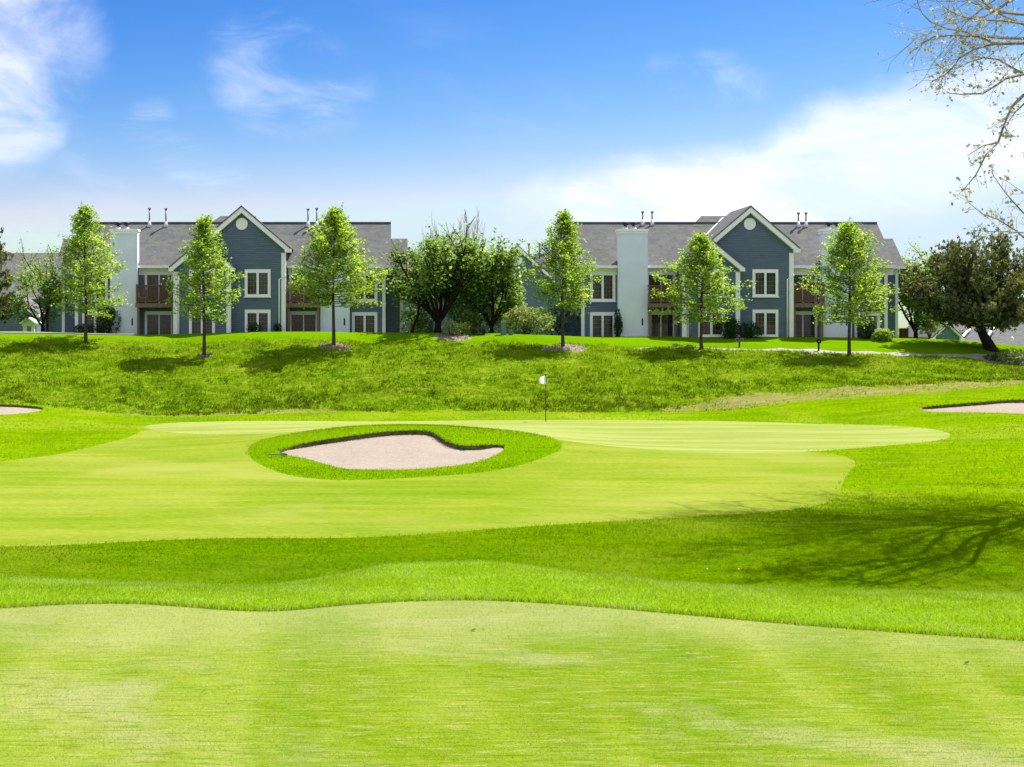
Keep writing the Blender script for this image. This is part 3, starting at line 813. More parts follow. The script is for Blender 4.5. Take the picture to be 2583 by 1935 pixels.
x, y = scatter(340000, -4.2, 6.2, 8.6, 13.4, OUT['fringe'], ragged=0.05)
x2, y2 = scatter(330000, -3.2, 5.0, 5.6, 10.4, OUT['near_green'], ragged=0.02)
blades('putting_green_grass', x2, y2, (0.005, 0.013), (0.0012, 0.0024), M['blade_green'], 'fine mown grass blades on the foreground green', 2.5)
ex = np.array(resample(edge_near, 0.004, closed=False))
ex = ex[np.random.default_rng(3).permutation(len(ex))]
ex = np.concatenate([ex, ex, ex]) + RNG.normal(0, 0.012, (3 * len(ex), 2)) + np.array([0, 0.018])
EDGE_BLADES = (np.array(ex[:, 0]), np.array(ex[:, 1]))
blades('collar_grass', x, y, (0.010, 0.030), (0.0012, 0.0026), M['blade_fringe'], 'short tufted grass blades on the collar of the foreground green', 1.9)
blades('collar_edge_grass', *EDGE_BLADES, (0.028, 0.052), (0.0014, 0.0028), M['blade_fringe'], 'upright row of longer grass where the collar meets the foreground green', 0.6)
x, y = scatter(150000, -3.2, 5.2, 24.0, 40.0, None, [OUT['fairway'], OUT['ring'], OUT['green']], 0.8)
blades('rough_grass', x, y, (0.03, 0.075), (0.005, 0.011), M['blade_rough'], 'rough grass blades in the hollow between the two greens', 1.9)
x, y = scatter(90000, -3.2, 5.2, 40.0, 80.0, None, [OUT['fairway'], OUT['green'], OUT['bunker'], OUT['bunker_right'], OUT['bunker_left'], OUT['hill']])
blades('rough_grass', x, y, (0.04, 0.09), (0.008, 0.016), M['blade_rough'], 'rough grass blades around the bunkers and far green', 1.9)
x, y = scatter(160000, -3.2, 5.2, 44.0, 66.0, OUT['ring'], [OUT['bunker']], ragged=0.06)
blades('bunker_surround_grass', x, y, (0.03, 0.085), (0.006, 0.013), M['blade_rough'], 'longer grass blades on the oval around the middle bunker', 1.8)
x, y = scatter(170000, -3.2, 5.2, 69.0, 94.0, OUT['hill'], [OUT['dry_right'], OUT['dry_left']])
tuft = 0.5 + 0.5 * np.sin(x * 1.7 + 2.0 * np.sin(y * 1.3)) * np.sin(y * 2.1 + 1.5 * np.sin(x * 0.9))
keep = RNG.random(len(x)) < 0.35 + 0.65 * tuft
blades('unmown_grass', x[keep], y[keep], (0.05, 0.17), (0.012, 0.028), M['blade_hill'], 'shaggy unmown grass tufts covering the bank', 1.5, 2, 0.06)

x, y = scatter(9000, -3.2, 5.2, 70.5, 88.0, OUT['hill'], [OUT['dry_right']])
low_part = np.exp(-((y - 74.0) / 3.2) ** 2) + 0.22
clump = np.sin(x * 0.55 + 1.7 * np.sin(y * 0.6)) * np.sin(y * 0.9 + x * 0.23) > -0.15
keep = (RNG.random(len(x)) < low_part) & clump
blades('bank_weeds', x[keep], y[keep], (0.08, 0.26), (0.014, 0.032), M['blade_weed'], 'dark coarse weed clumps scattered along the foot of the bank', 1.3, 12, 0.14)
x, y = scatter(26000, -3.2, 5.2, 70.0, 86.0, OUT['dry_right'])
keep = RNG.random(len(x)) < 0.5 + 0.5 * np.sin(x * 0.9 + y)
blades('dry_grass', x[keep], y[keep], (0.06, 0.22), (0.012, 0.03), M['blade_hill'], 'thin grass tufts standing on the dry strip', 1.4)

# ------------------------------------------------------------------ apartment buildings
WALL, EAVE, RIDGE = 95.0, 94.5, 98.2
Z_EAVE, Z_RIDGE = py_z(671, EAVE), py_z(561, RIDGE)
PITCH = (Z_RIDGE - Z_EAVE) / (RIDGE - EAVE)
Z_FLOOR = 0.2


def lattice(b, x0, x1, z0, z1, y, cols, rows, t=0.008):
    for i in range(1, cols): x = x0 + (x1 - x0) * i / cols; b.box(x - t, x + t, y - 0.012, y, z0, z1)
    for j in range(1, rows): z = z0 + (z1 - z0) * j / rows; b.box(x0, x1, y - 0.015, y - 0.003, z - t, z + t)
    return b


def part_group(name, parent, loc):
    """an Empty for a part that has pieces of its own"""
    o = bpy.data.objects.new(name, None); COL.objects.link(o); o.empty_display_size = 0.1
    o.parent = parent; o.matrix_parent_inverse = Matrix.Translation(-Vector(parent.location)); o.location = (0, 0, 0)
    # identity in world space, so that its pieces can keep world coordinates
    o.matrix_parent_inverse = Matrix.Translation(-Vector(parent.location))
    return o


def window(parent, x0, x1, z0, z1, wall_y, sill=True, split=True, rows=5, cols=3):
    w = part_group('window', parent, (0, 0, 0))
    fw = 0.19; y = wall_y
    f = MB()
    f.box(x0, x1, y - 0.055, y, z1 - 0.24, z1).box(x0, x1, y - 0.055, y, z0, z0 + fw)
    f.box(x0, x0 + fw, y - 0.055, y, z0 + fw, z1 - 0.24).box(x1 - fw, x1, y - 0.055, y, z0 + fw, z1 - 0.24)
    xm = (x0 + x1) / 2
    f.box(xm - 0.075, xm + 0.075, y - 0.05, y, z0 + fw, z1 - 0.24)
    f.build('frame', M['trim'], w)
    for a, b in ((x0 + fw, xm - 0.075), (xm + 0.075, x1 - fw)):
        MB().box(a, b, y - 0.012, y + 0.02, z0 + fw, z1 - 0.24).build('pane', M['glass'], w)
        lattice(MB(), a, b, z0 + fw, z1 - 0.24, y - 0.013, cols, rows).build('grille', M['muntin'], w)
    if sill: MB().box(x0 - 0.05, x1 + 0.05, y - 0.11, y - 0.056, z0 - 0.03, z0 + 0.04).build('sill', M['trim'], w)
    return w


def slider(parent, x0, x1, z0, z1, wall_y, tint=0):
    d = part_group('sliding_door', parent, (0, 0, 0)); y = wall_y; fw = 0.16
    f = MB().box(x0, x1, y - 0.06, y, z1 - 0.24, z1).box(x0, x0 + fw, y - 0.06, y, z0, z1 - 0.24).box(x1 - fw, x1, y - 0.06, y, z0, z1 - 0.24)
    xm = (x0 + x1) / 2; f.box(xm - 0.035, xm + 0.035, y - 0.05, y, z0, z1 - 0.24)
    f.build('frame', M['trim'], d)
    for a, b in ((x0 + fw, xm - 0.035), (xm + 0.035, x1 - fw)):
        MB().box(a, b, y - 0.012, y + 0.02, z0, z1 - 0.24).build('pane', M['glass'], d)
        lattice(MB(), a, b, z0, z1 - 0.24, y - 0.013, 4, 7, 0.006).build('grille', M['muntin'], d)
    return d


def rake(cx, hw, wall_hw, za, ze, y0, y1, th=0.40, left=True, right=True):
    """white bargeboards of a gable with boxed returns"""
    out = []
    s = (za - ze) / hw
    for sg, on in ((-1, left), (1, right)):
        if not on: continue
        zi = za - th * 1.15
        wx = wall_hw - 0.02
        pr = [(0, za), (sg * hw, ze), (sg * hw, ze - 0.22), (sg * wx, ze - 0.22), (sg * wx, zi - wx * s), (0, zi)]
        pr = [(cx + a, b) for a, b in pr]
        if sg > 0: pr = pr[::-1]
        out.append(MB().prism(pr, y0, y1))
    return out


def pipe(parent, px, py_base, h, r=0.055):
    d = None
    for dd in np.linspace(EAVE, RIDGE, 400):
        if py_z(py_base, dd) <= Z_EAVE + PITCH * (dd - EAVE): d = dd; break
    d = d or RIDGE - 0.2
    x = px_x(px, d); z = Z_EAVE + PITCH * (d - EAVE)
    v = part_group('vent_pipe', parent, (0, 0, 0))
    MB().tube([(x, d, z - 0.1), (x, d, z + h)], r, 10).build('pipe', M['zinc'], v, True)
    MB().tube([(x, d, z - 0.12), (x, d, z + 0.12), (x, d, z + 0.30)], [0.20, 0.12, 0.065], 12).build('flashing', M['flash'], v, True)
    MB().tube([(x, d, z + h - 0.02), (x, d, z + h + 0.09)], [0.10, 0.11], 10).build('pipe_cap', M['zinc'], v)


def chimney(parent, x0, x1, ztop, y0=94.2, y1=94.97, pots=True):
    c = part_group('chimney', parent, (0, 0, 0))
    MB().box(x0, x1, y0, y1, Z_FLOOR, ztop - 0.16).build('chimney_stack', M['stucco'], c)
    k = MB()
    for xx in (x0, x1): k.box(xx - 0.05, xx + 0.05, y0 - 0.025, y0 + 0.07, Z_FLOOR, ztop - 0.165)
    k.box(x1 + 0.003, x1 + 0.03, y0 + 0.075, y1, 6.2, ztop - 0.165)
    k.build('corner_trim', M['stucco'], c)
    MB().box(x0 - 0.10, x1 + 0.10, y0 - 0.09, y1 + 0.09, ztop - 0.155, ztop).box(x0 - 0.05, x1 + 0.05, y0 - 0.05, y1 + 0.05, ztop - 0.32, ztop - 0.158).build('chimney_cap', M['trim'], c)
    MB().box(x1 - 0.36, x1 - 0.26, y0 - 0.012, y0 - 0.001, py_z(821, y0), py_z(803, y0)).build('vent_slot', M['dark'], c)
    xm = (x0 + x1) / 2; ym = (y0 + y1) / 2
    for sx in ((-0.45, 0.12) if pots else ()):
        x = xm + sx
        MB().tube([(x, ym, ztop), (x, ym, ztop + 0.07), (x, ym, ztop + 0.2)], [0.22, 0.19, 0.10], 14).build('flue_collar', M['flash'], c, True)
        MB().tube([(x, ym, ztop + 0.18), (x, ym, ztop + 0.27), (x, ym, ztop + 0.28), (x, ym, ztop + 0.46)], [0.10, 0.11, 0.20, 0.23], 14).build('flue_hood', M['black'], c, True)
    return c


def balcony(parent, x0, x1, y0, y1, zdeck, zrail, posts=True):
    b = part_group('balcony', parent, (0, 0, 0))
    MB().box(x0 + 0.03, x1 - 0.03, y0 + 0.06, y1, zdeck - 0.12, zdeck).build('deck', M['brown'], b)
    MB().box(x0 - 0.04, x1 + 0.04, y0, y0 + 0.055, zdeck - 0.26, zdeck + 0.02).build('deck_fascia', M['beam'], b)
    MB().box(x0, x1, y0 + 0.01, y0 + 0.09, zrail - 0.07, zrail).build('top_rail', M['brown'], b)
    MB().box(x0, x1, y0 + 0.02, y0 + 0.07, zdeck + 0.12, zdeck + 0.19).build('bottom_rail', M['brown'], b)
    for xx in (x0 + 0.05, x1 - 0.05):
        MB().box(xx - 0.055, xx + 0.055, y0 + 0.002, y0 + 0.11, zdeck + 0.021, zrail + 0.06).build('rail_post', M['brown'], b)
    n = int((x1 - x0 - 0.3) / 0.085)
    k = MB()
    for i in range(n):
        x = x0 + 0.16 + i * (x1 - x0 - 0.32) / (n - 1)
        k.box(x - 0.024, x + 0.024, y0 + 0.03, y0 + 0.06, zdeck + 0.19, zrail - 0.07)
    k.build('balusters', M['brown'], b)
    for xx in (x0 + 0.02, x1 - 0.02):
        MB().box(xx - 0.025, xx + 0.025, y0 + 0.11, y1, zrail - 0.07, zrail - 0.01).build('side_rail', M['brown'], b)
    if posts:
        for xx in (x0 + 0.14, x1 - 0.14):
            MB().box(xx - 0.08, xx + 0.08, y0 + 0.10, y0 + 0.26, Z_FLOOR, zdeck - 0.125).build('support_post', M['beam'], b)
    return b


def downspout(parent, x, y, z_top, dx=0.35):
    MB().tube([(x + dx, y - 0.05, z_top), (x + dx, y - 0.05, z_top - 0.12), (x, y - 0.06, z_top - 0.32), (x, y - 0.06, Z_FLOOR)], 0.055, 6).build('downspout', M['trim'], parent, True)


def apartment(cx, label, g):
    """g: offsets in metres from the big gable's centre"""
    root = empty('apartment_building', (cx, 97.0, Z_FLOOR), label, 'apartment building', 'apartment buildings behind the bank')
    L0, R0 = cx + g['left'], cx + g['right']
    by = 2 * RIDGE - EAVE - 0.5
    # main body
    MB().prism([(L0, Z_FLOOR), (R0, Z_FLOOR), (R0, Z_EAVE - 0.05), (L0, Z_EAVE - 0.05)], WALL, by).build('wall', M['siding'], root)
    for x in (L0, R0 - 0.05):
        e = MB(); p = [(WALL, Z_EAVE - 0.06), (by, Z_EAVE - 0.06), (RIDGE, Z_RIDGE - 0.15)]
        e.poly([(x, a, b) for a, b in p]); e.poly([(x + 0.05, a, b) for a, b in reversed(p)]); e.build('gable_end', M['siding'], root)
    RL, RR = L0 - 0.35, R0 + 0.40
    r = MB()
    r.slab([(RL, EAVE, Z_EAVE), (RR, EAVE, Z_EAVE), (RR, RIDGE, Z_RIDGE), (RL, RIDGE, Z_RIDGE)], 0.12)
    r.slab([(RL, 2 * RIDGE - EAVE, Z_EAVE), (RR, 2 * RIDGE - EAVE, Z_EAVE), (RR, RIDGE + 0.002, Z_RIDGE), (RL, RIDGE + 0.002, Z_RIDGE)], 0.12)
    roof = r.build('roof', M['shingle'], root)
    MB().box(RL, RR, RIDGE - 0.13, RIDGE + 0.13, Z_RIDGE - 0.06, Z_RIDGE + 0.025).build('ridge_cap', M['shingle'], roof).matrix_parent_inverse = Matrix.Identity(4)
    # raised roof section behind the big gable
    zr = 9.76; dr = EAVE + (zr - Z_EAVE) / PITCH
    k = MB()
    xa, xb, xc = cx - 2.62, cx - 2.08, cx + 0.45
    y_lo = RIDGE - 0.4; z_lo = Z_EAVE + PITCH * (y_lo - EAVE)
    k.poly([(xa - 0.3, y_lo, z_lo + 0.012), (xc, y_lo, z_lo + 0.012), (xc, dr, zr), (xb, dr, zr), (xa, RIDGE, Z_RIDGE + 0.012)])
    k.poly([(xb, dr, zr), (xc, dr, zr), (xc, dr + 3, zr - 2.6), (xb, dr + 3, zr - 2.6)])
    k.poly([(xa, RIDGE, Z_RIDGE), (xb, dr, zr), (xb, dr + 3, zr - 2.6), (xa, dr + 2.4, zr - 3.1)])
    k.build('raised_roof', M['shingle'], root)
    # eaves
    for a, b in g['eaves']:
        a += cx; b += cx
        MB().box(a, b, EAVE - 0.12, EAVE + 0.02, Z_EAVE - 0.14, Z_EAVE + 0.035).build('gutter', M['trim'], root)
        MB().box(a, b, EAVE + 0.022, WALL - 0.001, Z_EAVE - 0.13, Z_EAVE - 0.10).build('soffit', M['trim'], root)
        MB().box(a, b, WALL - 0.03, WALL + 0.02, Z_EAVE - 0.60, Z_EAVE - 0.131).build('frieze_board', M['trim'], root)
    # end bays set back from the main wall
    for sg, x_in in ((-1, L0), (1, R0)):
        xo = x_in + sg * 1.22; a, b = min(x_in, xo), max(x_in, xo); y = WALL + 1.3
        MB().box(a + (0.003 if sg > 0 else 0), b - (0.003 if sg < 0 else 0), y, by - 1.4, Z_FLOOR, Z_EAVE - 0.1).build('bay_wall', M['siding'], root)
        cb = xo - sg * 0.10
        MB().box(cb - 0.10, cb + 0.10, y - 0.03, y + 0.12, Z_FLOOR, Z_EAVE - 0.1).build('corner_board', M['trim'], root)
        zb = py_z(602, 98.3); ye = y - 0.45
        xr0, xr1 = (a - 0.35, b + 0.4) if sg < 0 else (a - 0.4, b + 0.35)
        MB().slab([(xr0, ye, Z_EAVE + 0.02), (xr1, ye, Z_EAVE + 0.02), (xr1, 98.3, zb), (xr0, 98.3, zb)], 0.12).slab([(xr0, by - 0.9, Z_EAVE), (xr1, by - 0.9, Z_EAVE), (xr1, 98.302, zb), (xr0, 98.302, zb)], 0.12).build('bay_roof', M['shingle'], root)
        e = MB()
        for xx in (b - 0.002, b + 0.02) if sg > 0 else (a - 0.02, a + 0.002):
            e.poly([(xx, y, Z_EAVE - 0.1), (xx, by - 1.4, Z_EAVE - 0.1), (xx, 98.3, zb - 0.1)])
        e.build('bay_gable', M['siding'], root)
        MB().box(xr0, xr1, ye - 0.11, ye + 0.02, Z_EAVE - 0.13, Z_EAVE + 0.05).build('gutter', M['trim'], root)
        MB().box(a - 0.02, b + 0.02, y - 0.025, y - 0.001, Z_EAVE - 0.52, Z_EAVE - 0.12).build('frieze_board', M['trim'], root)
        cx2 = x_in - sg * 0.09
        MB().box(cx2 - 0.11, cx2 + 0.11, WALL - 0.035, WALL + 0.01, Z_FLOOR, Z_EAVE - 0.605).build('corner_board', M['trim'], root)
    # big gable wing
    yb = 93.5; wb = 2.93; hb = 3.34; za = 10.02; ze = 7.16
    sl = (za - ze) / hb
    MB().prism([(cx - wb, Z_FLOOR), (cx + wb, Z_FLOOR), (cx + wb, za - 0.12 - wb * sl), (cx, za - 0.12), (cx - wb, za - 0.12 - wb * sl)], yb, 97.0).build('gable_wall', M['siding'], root)
    k = MB()
    for sg in (-1, 1):
        q = [(cx, 93.16, za + 0.02), (cx + sg * hb, 93.16, ze + 0.02), (cx + sg * hb, 98.75, ze + 0.02), (cx, 98.75, za + 0.02)]
        k.slab(q, 0.08)
    k.build('gable_roof', M['shingle'], root)
    for m_ in rake(cx, hb, wb, za - 0.062, ze - 0.062, 93.2, yb - 0.001, 0.36): m_.build('rake_board', M['trim'], root)
    MB().box(cx + wb - 0.27, cx + wb + 0.03, yb - 0.03, yb + 0.2, Z_FLOOR, ze - 0.30).build('corner_board', M['trim'], root)
    # low gable in front of it
    cl = cx + g['low']; yl = 92.9; wl = 1.91; hl = 2.2; zla = 7.68; zle = 5.87; s2 = (zla - zle) / hl
    MB().prism([(cl - wl, Z_FLOOR), (cl + wl, Z_FLOOR), (cl + wl, zla - 0.12 - wl * s2), (cl, zla - 0.12), (cl - wl, zla - 0.12 - wl * s2)], yl, 96.0).build('gable_wall', M['siding'], root)
    k = MB()
    for sg in (-1, 1):
        k.slab([(cl, 92.56, zla + 0.02), (cl + sg * hl, 92.56, zle + 0.02), (cl + sg * hl, 96.6, zle + 0.02), (cl, 96.6, zla + 0.02)], 0.08)
    k.build('gable_roof', M['shingle'], root)
    for m_ in rake(cl, hl, wl, zla - 0.062, zle - 0.062, 92.6, yl - 0.001, 0.34): m_.build('rake_board', M['trim'], root)
    for sg in (-1, 1):
        xx = cl + sg * (wl - 0.13)
        MB().box(xx - 0.15, xx + 0.15, yl - 0.03, yl + 0.2, Z_FLOOR, zle - 0.30).build('corner_board', M['trim'], root)
    # round gable vent
    v = part_group('gable_vent', root, (0, 0, 0)); zv = py_z(565, yb)
    ring = [(cx + 0.40 * math.cos(t), zv + 0.40 * math.sin(t)) for t in np.linspace(0, 2 * math.pi, 33)[:-1]]
    MB().prism(ring, yb - 0.05, yb + 0.02).build('vent_disc', M['trim'], v)
    # windows
    def zz(py, y): return py_z(py, y)
    for c0, y, lst in ((cx + g['gwin'], yb, 1), (cl, yl, 1), (cx + g['lwin'], WALL, 0), (cx + g['rwin'], WALL, 0)):
        t0, t1 = (679.5, 749.5) if lst else (686, 761)
        window(root, c0 - 0.87, c0 + 0.87, zz(t1, y), zz(t0, y), y, rows=5 if lst else 6)
        window(root, c0 - 0.87, c0 + 0.87, zz(t1 + 101.5, y), zz(t0 + 101.5, y), y, rows=5 if lst else 6)
    # chimneys and balcony bays
    for a, b in g['chimneys']: chimney(root, cx + a, cx + b, zz(577.5, 94.2))
    for i, (a, b) in enumerate(g['bays']):
        a += cx; b += cx
        m_ = (a + b) / 2 + (0.05 if i == 0 else -0.05)
        slider(root, m_ - 0.98, m_ + 0.98, zz(768, WALL), zz(684, WALL), WALL)
        slider(root, m_ - 0.98, m_ + 0.98, Z_FLOOR, zz(785, WALL), WALL)
        balcony(root, a, b, 93.75, WALL - 0.07, zz(766, 93.75), zz(719, 93.75))
    downspout(root, cl - wl + 0.35, yl, zle - 0.25, -0.5)
    downspout(root, cx + wb - 0.40, yb, 5.4, 0.4)
    for px, py, h in g['pipes']: pipe(root, px, py, h)
    return root


CXL, CXR = (610 - VX) * 93.5 / FOCAL, (1891 - VX) * 93.5 / FOCAL
left_b = apartment(CXL, 'blue gabled apartment building at left with patio furniture on its balcony', dict(
    left=-11.56, right=9.66, low=-2.60, gwin=1.07, lwin=-10.2, rwin=8.25, chimneys=[(-8.96, -7.21), (5.30, 7.20)],
    bays=[(-7.18, -4.55), (2.98, 5.26)], eaves=[(-11.95, -8.97), (-7.20, -4.30), (3.0, 5.28), (7.21, 10.06)],
    pipes=[(377, 569, 1.15), (418.5, 570, 1.15), (777, 569, 1.1), (799, 569, 1.15)]))
right_b = apartment(CXR, 'blue gabled apartment building at right with pale metal strip in its roof valley', dict(
    left=-11.12, right=9.81, low=-2.73, gwin=1.05, lwin=-9.68, rwin=8.42, chimneys=[(-8.70, -6.79), (5.16, 7.07)],
    bays=[(-6.75, -4.75), (3.0, 5.14)], eaves=[(-11.5, -8.71), (-6.78, -4.45), (3.0, 5.14), (7.09, 10.2)],
    pipes=[(1621, 566, 0.82), (1645, 566, 0.82), (2014, 570, 0.85), (2033, 570, 0.85)]))
# sunlit valley flashing on the right building
def valley_pt(z):
    return Vector((CXR - (10.04 - z) / ((10.02 - 7.16) / 3.34), EAVE + (z - Z_EAVE) / PITCH, z))
va, vb = valley_pt(7.75), valley_pt(9.55)
MB().slab([va + Vector((-0.10, 0, 0.07)), va + Vector((0.06, 0, 0.10)), vb + Vector((0.06, 0, 0.10)), vb + Vector((-0.10, 0, 0.07))], 0.02).build('valley_flashing', M['flash'], right_b)
# ------------------------------------------------------------------ other buildings
def plain_house(name, label, x0, x1, y, z0, z_eave, z_ridge, depth, parent_loc=None):
    r = empty(name, ((x0 + x1) / 2, y, z0), label, 'house')
    MB().box(x0, x1, y, y + depth, z0, z_eave).build('wall', M['siding'], r)
    ov = 0.35; ym = y + depth / 2; s = (z_ridge - z_eave) / (depth / 2)
    MB().slab([(x0 - ov, y - ov, z_eave - ov * s), (x1 + ov, y - ov, z_eave - ov * s), (x1 + ov, ym, z_ridge), (x0 - ov, ym, z_ridge)], 0.12).slab([(x0 - ov, y + depth + ov, z_eave - ov * s), (x1 + ov, y + depth + ov, z_eave - ov * s), (x1 + ov, ym + 0.002, z_ridge), (x0 - ov, ym + 0.002, z_ridge)], 0.12).build('roof', M['shingle'], r)
    for x in (x0, x1):
        e = MB(); p = [(y, z_eave - 0.02), (y + depth, z_eave - 0.02), (ym, z_ridge - 0.12)]
        e.poly([(x - 0.02, a, b) for a, b in p]).poly([(x + 0.02, a, b) for a, b in reversed(p)]).build('gable_end', M['siding'], r)
    MB().box(x0 - ov, x1 + ov, y - ov - 0.12, y - ov - 0.005, z_eave - ov * s - 0.14, z_eave - ov * s + 0.03).build('gutter', M['trim'], r)
    return r


def front_gable(r, cx, hw, y0, y1, z0, ze, za, vent=False, th=0.34):
    s = (za - ze) / hw; w = hw - 0.3
    MB().prism([(cx - w, z0), (cx + w, z0), (cx + w, za - 0.1 - w * s), (cx, za - 0.1), (cx - w, za - 0.1 - w * s)], y0, y1).build('gable_wall', M['siding'], r)
    k = MB()
    for sg in (-1, 1): k.slab([(cx, y0 - 0.32, za + 0.02), (cx + sg * hw, y0 - 0.32, ze + 0.02), (cx + sg * hw, y1 + 1.5, ze + 0.02), (cx, y1 + 1.5, za + 0.02)], 0.08)
    k.build('gable_roof', M['shingle'], r)
    for m_ in rake(cx, hw, w, za - 0.062, ze - 0.062, y0 - 0.3, y0 - 0.001, th): m_.build('rake_board', M['trim'], r)
    if vent:
        ring = [(cx + 0.48 * math.cos(t), vent + 0.48 * math.sin(t)) for t in np.linspace(0, 2 * math.pi, 33)[:-1]]
        MB().prism(ring, y0 - 0.05, y0 + 0.02).build('gable_vent', M['trim'], r)


# low house beyond the left building
yA = 112.0
hA = plain_house('house', 'low grey roofed house behind the conifer at the left edge', px_x(-260, yA), px_x(175, yA), yA, 0.2, py_z(742, yA), py_z(638, yA + 4.5), 9.0)
front_gable(hA, px_x(30, 108), 2.2, 108.0, 113.0, 0.2, py_z(792, 108), py_z(738, 108))
# small porch with a gabled white hood
pr = empty('porch', (px_x(73, 103), 103.0, 0.4), 'small white gabled porch hood by the dark stemmed tree at far left', 'porch')
cxp = px_x(73, 102)
for sg in (-1, 1):
    MB().slab([(cxp, 101.6, py_z(800, 102)), (cxp + sg * 0.62, 101.6, py_z(815, 102)), (cxp + sg * 0.62, 103.4, py_z(815, 102)), (cxp, 103.4, py_z(800, 102))], 0.10).build('roof', M['trim'], pr)
    MB().box(cxp + sg * 0.30 - 0.12, cxp + sg * 0.30 + 0.12, 101.9, 102.1, 0.3, py_z(822, 102)).build('post', M['trim'], pr)
MB().prism([(cxp - 0.45, py_z(823, 102)), (cxp + 0.45, py_z(823, 102)), (cxp + 0.40, py_z(811, 102)), (cxp, py_z(802, 102) - 0.06), (cxp - 0.40, py_z(811, 102))], 101.75, 103.0).build('pediment', M['white'], pr)

# gabled building seen between the two apartment buildings
yB = 150.0
hB = plain_house('house', 'distant blue house with round gable vent between the two apartment buildings', px_x(1010, yB), px_x(1620, yB), yB, 0.0, py_z(742, yB), py_z(640, yB + 5), 10.0)
front_gable(hB, px_x(1306, yB - 1), 4.6, yB - 1.0, yB + 4.5, 0.0, py_z(716, yB - 1), py_z(619, yB - 1), vent=py_z(657, yB - 1))
for px in (1334, 1361):
    x = px_x(px, yB + 4); z = py_z(640, yB + 5)
    MB().tube([(x, yB + 4, z - 0.6), (x, yB + 4, z + 0.95)], 0.09, 8).build('vent_pipe', M['zinc'], hB, True)
    MB().tube([(x, yB + 4, z + 0.93), (x, yB + 4, z + 1.08)], [0.14, 0.15], 8).build('pipe_cap', M['zinc'], hB)
# garages low down at the right
yC = 116.0
hC = plain_house('garage', 'low garage with grey shingle roof behind the dark spreading evergreen', px_x(2392, yC), px_x(2760, yC), yC, -4.0, py_z(872, yC), py_z(808, yC + 4), 8.0)
front_gable(hC, px_x(2388, 113), 1.35, 113.0, 119.0, -4.0, py_z(852, 113), py_z(814, 113), th=0.12)
for a, b in (((2448, 829), (2424, 857)), ((2511, 822), (2493, 848))):
    pa, pb = [Vector((px_x(p[0], d), d, py_z(p[1], d))) for p, d in ((a, 118.2), (b, 116.4))]
    MB().slab([pb + Vector((-0.09, 0, 0.10)), pb + Vector((0.09, 0, 0.10)), pa + Vector((0.09, 0, 0.10)), pa + Vector((-0.09, 0, 0.10))], 0.05).build('valley_flashing', M['flash'], hC)
vx_, vd = px_x(2553, 116), 116.0
MB().tube([(vx_, vd, py_z(864, vd)), (vx_, vd, py_z(852, vd)), (vx_, vd, py_z(849, vd))], [0.10, 0.13, 0.03], 10).build('roof_vent', M['white'], hC, True)

# walkway in front of the left building
wx = np.linspace(-38, -16.5, 60); wy = 90.7 + 0.25 * np.sin(wx * 0.3)
V = np.concatenate([np.column_stack([wx, wy, terrain(wx, wy) + 0.06]), np.column_stack([wx, wy + 1.0, terrain(wx, wy + 1.0) + 0.06]), np.column_stack([wx, wy, terrain(wx, wy) - 0.1])])
n = len(wx); i = np.arange(n - 1)
tag(np_mesh('walkway', V, np.concatenate([np.column_stack([i, i + 1, i + 1 + n, i + n]), np.column_stack([i + 2 * n, i + 1 + 2 * n, i + 1, i])]), M['concrete']), 'narrow pale concrete walkway along the left building', 'walkway', kind='structure')


# ------------------------------------------------------------------ vegetation
def unit(n):
    v = RNG.normal(0, 1, (n, 3)); return v / np.linalg.norm(v, axis=1)[:, None]


def leaf_mesh(name, C, L, W, mat, parent, up=0.25, droop=None):
    C = np.asarray(C, float); n = len(C)
    nr = unit(n); nr[:, 2] = np.abs(nr[:, 2]) + up; nr /= np.linalg.norm(nr, axis=1)[:, None]
    a = unit(n) if droop is None else droop + 0.55 * unit(n)
    a -= nr * np.sum(a * nr, axis=1)[:, None]; a /= np.linalg.norm(a, axis=1)[:, None] + 1e-9
    b = np.cross(nr, a)
    ll = RNG.uniform(L[0], L[1], n)[:, None]; ww = ll * W * RNG.uniform(0.8, 1.2, n)[:, None]
    V = np.stack([C - a * ll * 0.5, C + b * ww * 0.5 - a * ll * 0.05 + nr * ll * 0.06, C + a * ll * 0.5, C - b * ww * 0.5 - a * ll * 0.05 + nr * ll * 0.06], axis=1).reshape(-1, 3)
    return np_mesh(name, V, np.arange(4 * n).reshape(-1, 4), mat, parent)


